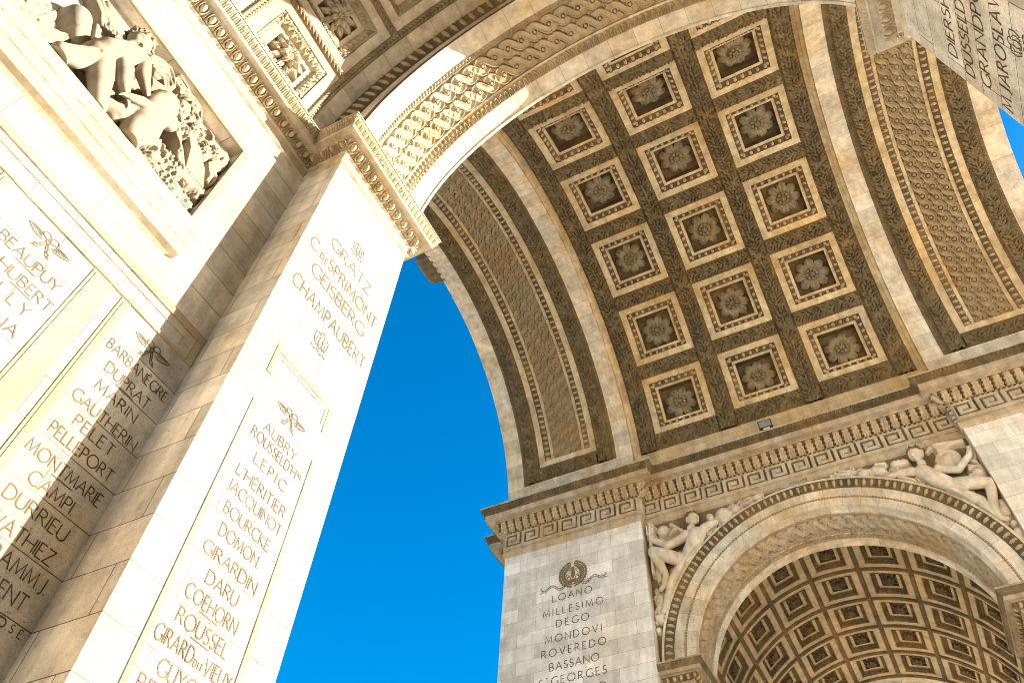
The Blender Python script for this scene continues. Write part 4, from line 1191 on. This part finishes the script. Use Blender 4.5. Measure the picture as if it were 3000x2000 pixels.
# --- framed relief of two children on the sunlit wall
org = (-12.2, 5.24, 10.77)
REL = empty("relief_sculpture", org, "sunlit high relief of two naked children among shells and wheat in a framed recess", "relief sculpture", "carved stone reliefs")
rl = Relief(-14.6, -10.76, 10.775, 13.02, 0.0105, lambda u, z, h: np.stack([u, 5.238 - h, z], -1))
A_ = Sculpt((-13.22, 4.60, 10.70), (-12.06, 5.25, 12.50), 0.0105)          # upper child, leaning forward on one knee
A_.chain([(-12.781, 4.94, 11.474, 0.184), (-12.745, 4.90, 11.624, 0.190), (-12.688, 4.86, 11.80, 0.158)], .05)
A_.chain([(-12.76, 4.83, 11.60, 0.129)], .06); A_.chain([(-12.80, 5.02, 11.42, 0.164), (-12.70, 5.0, 11.45, 0.164)], .05)
A_.chain([(-12.681, 4.84, 11.86, 0.099), (-12.673, 4.82, 11.99, 0.091)], .03)
A_.chain([(-12.798, 4.92, 11.297, 0.143), (-12.904, 4.86, 10.99, 0.131), (-13.012, 4.82, 10.80, 0.105)], .03); A_.chain([(-13.009, 4.82, 10.79, 0.101), (-12.93, 4.88, 10.66, 0.091)], .02)
A_.chain([(-12.715, 4.92, 11.43, 0.170), (-12.615, 4.86, 11.159, 0.158), (-12.518, 4.82, 10.93, 0.123)], .03); A_.chain([(-12.508, 4.82, 10.91, 0.115), (-12.393, 4.88, 10.80, 0.110), (-12.30, 4.92, 10.66, 0.073)], .02)
A_.chain([(-12.60, 4.85, 11.80, 0.123), (-12.629, 4.82, 11.70, 0.117), (-12.479, 4.76, 11.399, 0.103)], .03); A_.chain([(-12.479, 4.76, 11.399, 0.101), (-12.43, 4.74, 11.28, 0.094), (-12.303, 4.76, 11.162, 0.048)], .02)
A_.chain([(-12.60, 4.90, 11.88, 0.105), (-12.46, 4.90, 12.18, 0.091), (-12.352, 4.86, 11.90, 0.094)], .03); A_.chain([(-12.352, 4.86, 11.89, 0.091), (-12.159, 4.86, 11.686, 0.050)], .02)
for i in range(4):
    A_.chain([(-12.295 + .012 * i, 4.755, 11.158 - .012 * i, .019), (-12.238 + .014 * i, 4.745 + .008 * i, 11.150 - .026 * i, .016), (-12.215 + .010 * i, 4.77, 11.125 - .03 * i, .013)], .006)
    A_.chain([(-12.15 + .010 * i, 4.855, 11.68 - .014 * i, .019), (-12.095 + .008 * i, 4.85, 11.65 - .030 * i, .016), (-12.08, 4.87, 11.62 - .034 * i, .013)], .006)
A_.chain([(-12.31, 4.74, 11.14, 0.020), (-12.30, 4.72, 11.09, 0.016)], .008)
A_.chain([(-12.79, 4.79, 11.40, 0.028), (-12.785, 4.775, 11.355, 0.022)], .012)
hd = A_.head((-12.660, 4.80, 12.165), (0.30, -0.74, -0.60), 0.168)
b1 = A_.build("child_figure", SC, REL, org)
A_.hair(hd, 150); A_.build("hair", M['hair'], b1, org)
A_ = Sculpt((-12.45, 4.60, 10.70), (-11.52, 5.25, 12.42), 0.0105)          # lower child, seated with one arm across
A_.chain([(-11.922, 4.90, 11.196, 0.234), (-11.945, 4.88, 11.40, 0.211), (-11.967, 4.92, 11.80, 0.164), (-11.979, 4.92, 11.97, 0.135)], .05)
A_.chain([(-11.927, 4.92, 12.017, 0.088), (-11.872, 4.90, 12.064, 0.088)], .03)
A_.chain([(-11.935, 4.88, 11.05, 0.185), (-11.92, 4.84, 10.80, 0.143), (-11.90, 4.86, 10.66, 0.105)], .03)
A_.chain([(-12.002, 4.94, 11.27, 0.164), (-12.144, 4.88, 11.217, 0.123), (-12.178, 4.88, 11.075, 0.105), (-12.201, 4.94, 10.95, 0.094)], .03)
A_.chain([(-11.755, 4.78, 11.562, 0.103), (-11.974, 4.74, 11.37, 0.090), (-12.143, 4.72, 11.272, 0.070), (-12.266, 4.72, 11.147, 0.044)], .02)
A_.chain([(-11.752, 4.78, 11.556, 0.099), (-11.80, 4.82, 11.60, 0.103), (-11.90, 4.88, 11.80, 0.115)], .03); A_.chain([(-11.94, 4.86, 11.98, 0.123), (-11.86, 4.84, 11.84, 0.117)], .04)
for i in range(4):
    A_.chain([(-12.26 - .008 * i, 4.715, 11.15 - .016 * i, .018), (-12.315 - .008 * i, 4.71, 11.12 - .024 * i, .015), (-12.34 - .004 * i, 4.73, 11.09 - .026 * i, .012)], .006)
A_.chain([(-12.296, 4.94, 10.979, 0.117), (-12.181, 4.88, 11.008, 0.099)], .02)
hd = A_.head((-11.785, 4.86, 12.12), (0.05, -0.60, -0.80), 0.150)
b2 = A_.build("child_figure", SC, REL, org)
A_.hair(hd, 120); A_.build("hair", M['hair'], b2, org)
h = rl.zero()                                                    # flowing manes of the sea creatures
for p_ in ([(-12.40, 12.62), (-12.2, 12.80), (-12.0, 12.66), (-11.98, 12.46)], [(-12.3, 12.55), (-12.15, 12.65), (-12.02, 12.45), (-12.08, 12.3)], [(-12.05, 12.90), (-11.82, 12.88), (-11.74, 12.66), (-11.84, 12.54)],
           [(-11.9, 12.75), (-11.6, 12.85), (-11.45, 12.65), (-11.58, 12.42)], [(-11.72, 12.6), (-11.55, 12.62), (-11.5, 12.45), (-11.6, 12.3)], [(-12.2, 12.3), (-12.05, 12.4), (-11.95, 12.28), (-12.0, 12.1)]):
    h = rl.locks(h, p_, 5, .07, .028, .16)
rl.build("flowing_mane", h, SC, REL, org)
h = rl.zero()
for i in range(11): h = rl.leaves(h, [(-11.66 + .028 * i, 11.98 - .02 * i), (-11.38 + .03 * i, 11.55 - .02 * i)], .015, .30, 7, .25 - .008 * i, .05, .06, wid=.13)
h = rl.leaves(h, [(-11.72, 12.0), (-11.46, 12.08)], .07, .11, 90, .28, .035, .4, ang=-.9)
rl.build("wing", h, SC, REL, org)
h = rl.zero()
h = rl.cap(h, [(-11.40, 12.20, .13), (-11.22, 11.95, .14), (-11.05, 11.62, .14)], [.10, .13, .10], .05)
for i in range(8): h = rl.cap(h, [(-11.50 + .035 * i, 12.24 - .012 * i, .014), (-11.32 + .042 * i, 11.90 - .01 * i, .018), (-11.20 + .045 * i, 11.58, .02)], [.21, .26, .23], .008)
for i in range(9): h = rl.cap(h, [(-11.24 + .045 * i, 11.56, .018), (-11.22 + .045 * i, 11.45, .014)], [.22, .18], .006)
h = rl.locks(h, [(-11.25, 11.45), (-11.05, 11.40), (-10.90, 11.55)], 6, .07, .035, .22)
rl.build("drapery", h, SC, REL, org)
h = rl.zero()
for (u, z, r) in ((-11.44, 12.36, .115), (-11.33, 12.47, .085), (-11.15, 12.26, .125), (-11.02, 12.42, .11), (-11.24, 12.10, .10)):
    q = rl.cap(rl.zero(), [(u, z, r)], .14, .02); an = np.arctan2(rl.Z - z + r * .7, rl.U - u); dd = np.hypot(rl.U - u, rl.Z - z) / r
    h = np.maximum(h, np.where(dd < 1, q + .018 * np.cos(an * 18) * (dd > .25) - .03 * (np.abs(dd - .82) < .06), q))
h = rl.cap(h, [(-11.27, 12.80, .01), (-11.17, 12.74, .035), (-11.13, 12.64, .04), (-11.17, 12.54, .03), (-11.27, 12.52, .01)], .12, .005)
rl.build("scallop_shell", h, SC, REL, org)
h = rl.locks(rl.zero(), [(-11.05, 12.55), (-10.86, 12.74), (-10.80, 12.50), (-10.95, 12.20), (-10.80, 12.10), (-10.83, 11.85)], 6, .07, .027, .14)
rl.build("curling_tail", h, SC, REL, org)
h = rl.zero()
h = rl.leaves(h, [(-11.80, 10.95), (-11.30, 10.90), (-10.80, 10.86)], .09, .13, 520, .18, .05, .45); h = rl.leaves(h, [(-11.60, 11.25), (-11.25, 11.15), (-10.85, 11.10)], .11, .12, 420, .16, .05, .7)
h = rl.leaves(h, [(-11.78, 11.35), (-11.45, 11.42), (-11.2, 11.3)], .10, .11, 260, .20, .055, 1.0); h = rl.leaves(h, [(-11.3, 11.55), (-10.95, 11.45), (-10.85, 11.7)], .10, .11, 200, .13, .05, 1.0)
rl.build("wheat_sheaf", h, SC, REL, org)
h = rl.zero()
h = rl.leaves(h, [(-12.85, 10.85), (-12.6, 10.95), (-12.45, 11.25)], .09, .18, 130, .12, .05, .8); h = rl.leaves(h, [(-12.45, 11.75), (-12.3, 11.95), (-12.2, 12.15)], .07, .15, 80, .14, .04, .9)
h = rl.leaves(h, [(-12.25, 10.95), (-12.05, 10.86)], .07, .15, 60, .13, .05, .8); h = rl.leaves(h, [(-12.15, 11.3), (-12.2, 11.05)], .05, .15, 30, .13, .05, .8)
h = rl.leaves(h, [(-13.05, 10.95), (-12.7, 11.3), (-12.4, 11.5)], .10, .16, 120, .08, .04, .9); h = rl.leaves(h, [(-12.5, 10.85), (-12.15, 11.0), (-11.7, 10.9)], .12, .16, 150, .08, .04, .9)
h = rl.leaves(h, [(-12.42, 11.55), (-12.2, 11.75), (-12.0, 11.95)], .12, .15, 120, .08, .04, .9); h = rl.leaves(h, [(-11.75, 11.5), (-11.5, 11.45), (-11.4, 11.25)], .10, .15, 90, .10, .04, .9)
rl.build("foliage", h, SC, REL, org)
h = rl.cap(rl.zero(), [(-14.3, 11.2, .26), (-13.85, 10.95, .22), (-13.5, 10.88, .17), (-13.2, 10.98, .11), (-13.06, 11.12, .07)], [.16, .16, .16, .16, .14], .04)
h = h + np.where(h > 0, .014 * np.cos(rl.U * 38 + rl.Z * 20), 0)
rl.build("cornucopia", h, SC, REL, org)
mk = ((rl.U + 13.65) / .38) ** 2 + ((rl.Z - 11.32) / .22) ** 2 < 1
rl.build("fruit", rl.curls(mk, .10 + .1 * np.clip(1 - ((rl.U + 13.65) / .38) ** 2, 0, 1), .062, 90, 1.0), SC, REL, org)
h = rl.zero()
for i in range(8): h = rl.leaves(h, [(-13.32 + .01 * i, 11.12 + .03 * i), (-13.15 + .01 * i, 11.42 - .02 * i)], .012, .36, 3, .16, .045, .05, ang=.55 + .09 * i, wid=.13)
rl.build("palm_leaf", h, SC, REL, org)
h = rl.cap(rl.zero(), [(-13.22, 11.92, .16), (-13.12, 11.74, .14)], [.12, .14], .04)
h = rl.cap(h, [(-13.06, 11.62, .13), (-12.98, 11.50, .10)], [.16, .14], .03)
for i in range(5): h = rl.cap(h, [(-13.05 + .05 * i, 12.02 - .02 * i, .035), (-12.90 + .03 * i, 11.72 + .01 * i, .03)], .2, .012)
h = rl.locks(h, [(-13.25, 12.55), (-13.05, 12.45), (-12.95, 12.25), (-12.9, 12.05)], 6, .12, .035, .13)
h = rl.leaves(h, [(-13.15, 12.6), (-12.95, 12.42)], .09, .2, 40, .12, .05, .9)
rl.build("helmet", h, SC, REL, org)

# --- seated bearded man in the corner over the side arch
org = (7.713, 4.1, 18.5)
REL2 = empty("relief_sculpture", org, "carved bearded man with a trident seated beside the grey pier above the side arch", "relief sculpture", "carved stone reliefs")
r2 = Relief(0.9, 5.15, 15.4, 19.96, 0.021, lambda u, z, h: np.stack([7.715 - h, u, z], -1))
inside = np.hypot(r2.U + 0.10, r2.Z - 14.69) > 5.14
A_ = Sculpt((7.20, 2.55, 16.30), (7.73, 5.15, 19.97), 0.0185)
A_.wchain([(3.40, 18.95, .27), (3.55, 18.6, .25), (3.72, 18.30, .24)], [.16, .18, .18], 0.070)
A_.wchain([(3.72, 19.02, .17), (3.98, 18.86, .145), (4.37, 18.72, .135), (4.86, 19.15, .10)], [.2, .26, .3, .26], 0.035)
A_.wchain([(3.10, 19.10, .16), (2.95, 19.16, .13), (2.72, 19.22, .10)], [.2, .22, .2], 0.035)
A_.wchain([(4.10, 18.16, .22), (4.50, 18.40, .21), (4.87, 18.63, .165)], [.22, .3, .34], 0.035)
A_.wchain([(4.88, 18.58, .155), (4.70, 18.1, .135), (4.58, 17.72, .10), (4.68, 17.36, .085), (4.80, 17.25, .08)], [.32, .26, .22, .2, .2], 0.028)
A_.wchain([(3.85, 18.10, .19), (4.12, 17.80, .16), (4.36, 17.55, .135), (4.62, 17.0, .105), (4.74, 16.66, .085), (4.82, 16.5, .08)], [.2, .2, .2, .18, .16, .16], 0.035)
A_.wchain([(3.54, 19.26, .14)], .16, 0.042)
for i in range(4): A_.wchain([(4.84, 19.12 + .05 * i, .035), (4.94, 19.10 + .05 * i, .035)], .30, 0.007)
hd = A_.head((7.48, 3.44, 19.56), (-0.6, -0.78, -0.15), 0.245)
b3 = A_.build("seated_man", M['sculpt2'], REL2, org)
A_.hair(hd, 110); A_.build("hair", M['hair'], b3, org)
h = r2.cap(r2.zero(), [(4.98, 17.9, .035), (4.955, 18.8, .04), (4.90, 19.82, .045)], .30, .01)
for du in (-.11, 0, .11): h = r2.cap(h, [(4.93 + du * .8, 19.42, .028), (4.92 + du, 19.78, .022)], .30, .01)
h = r2.cap(h, [(4.83, 19.42, .03), (5.03, 19.42, .03)], .30, .01)
r2.build("trident", h, M['sculpt2'], REL2, org)
h = r2.cap(r2.zero(), [(4.50, 19.50, .23)], .06, .02); h = r2.cap(h, [(4.28, 19.22, .05), (4.10, 19.42, .05)], .2, .02); h = r2.cap(h, [(4.5, 19.5, .05)], .27, .01)
h = r2.locks(h, [(4.7, 19.2), (4.5, 19.1), (4.3, 19.2)], 4, .06, .035, .1); h = r2.cap(h, [(4.2, 19.66, .07), (3.85, 19.28, .06)], .14, .01)
r2.build("helmet", h, M['sculpt2'], REL2, org)
h = r2.cap(r2.zero(), [(2.42, 19.47, .30)], .04, .02); h = r2.cap(h, [(2.88, 19.56, .13), (2.84, 19.40, .12)], .1, .02); h = r2.cap(h, [(2.0, 19.60, .15), (2.05, 19.75, .10)], .1, .02); h = r2.cap(h, [(1.72, 19.74, .08), (1.5, 19.78, .09)], .08, .02)
dd = np.hypot(r2.U - 2.42, r2.Z - 19.47); h = h - .03 * (np.abs(dd - .24) < .025) * (h > 0)
h = r2.cap(h, [(1.28, 19.84, .07), (1.12, 19.88, .05)], .06, .02)
r2.build("shield", np.where(inside, h, -.3), M['sculpt2'], REL2, org)
h = r2.zero()
for i in range(4): h = r2.cap(h, [(4.96 - .04 * i, 18.3, .035), (4.92 - .05 * i, 17.9, .04), (4.86 - .03 * i, 17.6, .035)], .14, .012)
h = r2.leaves(h, [(4.95, 17.3), (4.9, 16.7), (5.0, 16.2)], .07, .2, 60, .12, .05, .8); h = r2.locks(h, [(4.35, 17.9), (4.2, 17.75), (4.0, 17.95)], 4, .08, .04, .12)
h = r2.cap(h, [(5.02, 16.35, .11)], .1, .02); h = r2.cap(h, [(5.06, 15.95, .09)], .1, .02)
pa = [(1 * 5.42 * math.cos(math.radians(t)) - 0.10, 14.69 + 5.42 * math.sin(math.radians(t))) for t in range(18, 80, 6)]
h = np.maximum(h, r2.leaves(r2.zero(), pa, .11, .20, 240, .09, .05, 1.0))
r2.build("drapery", np.where(inside, h, -.3), M['sculpt2'], REL2, org)

# --- reclining youth in the other corner
org = (7.713, -4.1, 18.5)
REL3 = empty("relief_sculpture", org, "carved curly-haired youth with a round shield reclining above the crown of the side arch", "relief sculpture", "carved stone reliefs")
r3 = Relief(-5.15, -0.9, 15.4, 19.96, 0.021, lambda u, z, h: np.stack([7.715 - h, u, z], -1))
inside = np.hypot(r3.U + 0.10, r3.Z - 14.69) > 5.14
A_ = Sculpt((7.20, -5.15, 16.55), (7.73, -2.55, 19.97), 0.0185)
A_.wchain([(-3.62, 19.0, .22), (-3.85, 18.62, .235), (-4.12, 18.28, .21)], [.18, .2, .2], 0.070)
A_.wchain([(-3.34, 19.10, .14), (-3.12, 19.14, .12), (-2.92, 19.16, .10), (-2.67, 19.16, .065)], [.2, .2, .2, .18], 0.035)
A_.wchain([(-2.98, 19.02, .07), (-3.28, 18.76, .065)], .2, 0.021)
A_.wchain([(-4.05, 18.93, .13), (-4.28, 18.78, .12), (-4.50, 18.67, .11), (-4.95, 19.06, .085), (-5.03, 19.26, .07)], [.22, .26, .28, .28, .26], 0.028)
A_.wchain([(-4.32, 18.20, .20), (-4.75, 18.06, .19), (-5.04, 17.92, .15)], [.24, .3, .32], 0.035)
A_.wchain([(-5.03, 17.85, .145), (-4.93, 17.5, .125), (-4.84, 17.15, .095), (-4.86, 16.82, .08), (-4.98, 16.74, .075)], [.3, .26, .22, .2, .2], 0.028)
A_.wchain([(-4.10, 18.00, .19), (-4.38, 17.76, .16), (-4.62, 17.52, .135), (-4.68, 17.1, .095), (-4.72, 16.9, .08)], [.2, .2, .2, .18, .16], 0.035)
A_.wchain([(-3.69, 19.30, .125)], .2, 0.042)
for i in range(4): A_.wchain([(-5.0, 19.28 + .03 * i, .03), (-5.08, 19.30 + .03 * i, .028)], .28, 0.007)
hd = A_.head((7.46, -3.66, 19.62), (-0.75, 0.60, -0.30), 0.245)
b4 = A_.build("reclining_youth", M['sculpt2'], REL3, org)
A_.hair(hd, 110); A_.build("hair", M['hair'], b4, org)
h = r3.cap(r3.zero(), [(-4.42, 19.25, .37)], .02, .02); dd = np.hypot(r3.U + 4.42, r3.Z - 19.25); h = np.minimum(h, .16 + .02 * (dd > .3)); h = r3.cap(h, [(-4.42, 19.3, .16)], .1, .03)
r3.build("shield", h, M['sculpt2'], REL3, org)
h = r3.locks(r3.zero(), [(-4.25, 19.70), (-4.6, 19.78), (-5.05, 19.72)], 5, .10, .05, .2, .04); h = r3.leaves(h, [(-4.0, 19.80), (-4.25, 19.86)], .04, .22, 16, .14, .04, .3)
h = r3.locks(h, [(-5.1, 19.3), (-5.0, 19.0), (-5.12, 18.7)], 3, .06, .04, .14)
pa = [(-1 * 5.42 * math.cos(math.radians(t)) - 0.10, 14.69 + 5.42 * math.sin(math.radians(t))) for t in range(18, 80, 6)]
h = np.maximum(h, r3.leaves(r3.zero(), pa, .11, .20, 240, .09, .05, 1.0))
r3.build("drapery", np.where(inside, h, -.3), M['sculpt2'], REL3, org)
h = r3.cap(r3.zero(), [(-4.95, 18.42, .22)], .08, .02); h = r3.cap(h, [(-4.72, 18.36, .07)], .24, .02); h = r3.locks(h, [(-4.8, 18.75), (-5.05, 18.72), (-5.13, 18.4)], 3, .05, .04, .16)
r3.build("helmet", h, M['sculpt2'], REL3, org)
h = r3.cap(r3.zero(), [(-5.08, 17.35, .10), (-5.05, 17.0, .16)], [.1, .12], .03); h = h + np.where(h > 0, .02 * np.cos(r3.Z * 60) + .012 * np.cos(r3.U * 70), 0)
h = r3.cap(h, [(-5.08, 16.33, .14)], .08, .02); h = r3.cap(h, [(-5.1, 16.62, .09)], .12, .02); h = r3.leaves(h, [(-5.1, 16.2), (-5.05, 15.7)], .05, .2, 40, .12, .05, .8)
r3.build("basket", np.where(inside, h, -.3), M['sculpt2'], REL3, org)
h = r3.cap(r3.zero(), [(-3.0, 19.60, .12), (-3.28, 19.55, .13)], .12, .02); h = h + np.where(h > 0, .012 * np.cos(r3.U * 50), 0)
h = r3.cap(h, [(-2.56, 19.50, .17), (-2.42, 19.62, .14)], .06, .03); h = r3.curls(h > .0, np.clip(h, 0, None), .05, 1, .3) if False else h
h = r3.cap(h, [(-2.05, 19.62, .17)], .06, .02); h = r3.cap(h, [(-1.62, 19.76, .09), (-1.36, 19.80, .08)], .08, .02); h = r3.cap(h, [(-1.15, 19.86, .06)], .08, .02)
h = r3.cap(h, [(-2.75, 19.75, .05), (-2.5, 19.8, .05)], .12, .02)
r3.build("quiver", np.where(inside, h, -.3), M['sculpt2'], REL3, org)

# ------------------------------------------------------------------ carved keystone on the outer face of the great arch
mb = MB()
prof = [(10.30, 29.22), (10.62, 29.18), (10.92, 29.26), (11.10, 29.48), (11.08, 29.72), (10.92, 29.84), (11.00, 30.0), (11.22, 30.3), (11.36, 30.7), (11.38, 31.1), (11.25, 31.45), (10.95, 31.6), (10.30, 31.6)]
pp = np.array(prof); tt_ = np.linspace(0, len(pp) - 1, 60)
pc = np.stack([np.interp(tt_, np.arange(len(pp)), pp[:, 0]), np.interp(tt_, np.arange(len(pp)), pp[:, 1])], -1)
for _ in range(3): pc[1:-1] = (pc[:-2] + 2 * pc[1:-1] + pc[2:]) / 4
xs_ = np.linspace(-0.62, 0.62, 50)
XX, T2 = np.meshgrid(xs_, np.arange(60))
rid = 0.045 * np.cos(XX * 26) * np.clip((T2 - 24) / 6, 0, 1) + 0.03 * np.cos(T2 * .9) * (np.abs(XX) > .45) - 0.10 * (np.abs(XX) / .62) ** 4
YY2 = pc[T2, 0] + rid; ZZ2 = pc[T2, 1] - 0.05 * np.cos(XX * 20) * (T2 < 10)
mb.grid(np.stack([XX, YY2, ZZ2], -1))
for sx_ in (0, -1):
    e = np.stack([XX[:, sx_], YY2[:, sx_], ZZ2[:, sx_]], -1); b_ = e.copy(); b_[:, 1] = 10.3
    mb.grid(np.stack([e, b_], 1))
ks = mb.build("keystone", M['leaf'], ARCH); lab(ks, "dark scrolled keystone jutting from the outer face of the great arch")

# ------------------------------------------------------------------ floodlight standing on the cornice
FL = empty("floodlight", (6.98, 0.28, 21.96), "small black floodlight with grey glass standing on the cornice below the coffers", "floodlight")
def local_box(name, lo, hi, mat, rot=0.0, c=(0, 0, 0), bev=0.012):
    mb = MB(); mb.box(lo, hi); o = mb.build(name, mat, FL, smooth=False)
    o.location = c; o.rotation_euler = (0, rot, 0)
    if bev: m_ = o.modifiers.new("bevel", 'BEVEL'); m_.width = bev; m_.segments = 2
    return o
tilt = math.radians(-24)
cF = (0.0, 0.0, 0.30)
local_box("housing", (-0.05, -0.23, -0.145), (0.09, 0.23, 0.145), M['metal'], tilt, cF)
local_box("glass", (-0.062, -0.195, -0.105), (-0.045, 0.195, 0.115), M['glass'], tilt, cF, 0.004)
local_box("gear_box", (-0.075, -0.16, -0.20), (0.07, 0.12, -0.15), M['steel'], tilt, cF, 0.006)
for yb in (-0.15, 0.11):
    local_box("leg", (-0.015, yb - 0.012, 0.0), (0.015, yb + 0.012, 0.17), M['metal'], 0.0, (0, 0, 0), 0.003)
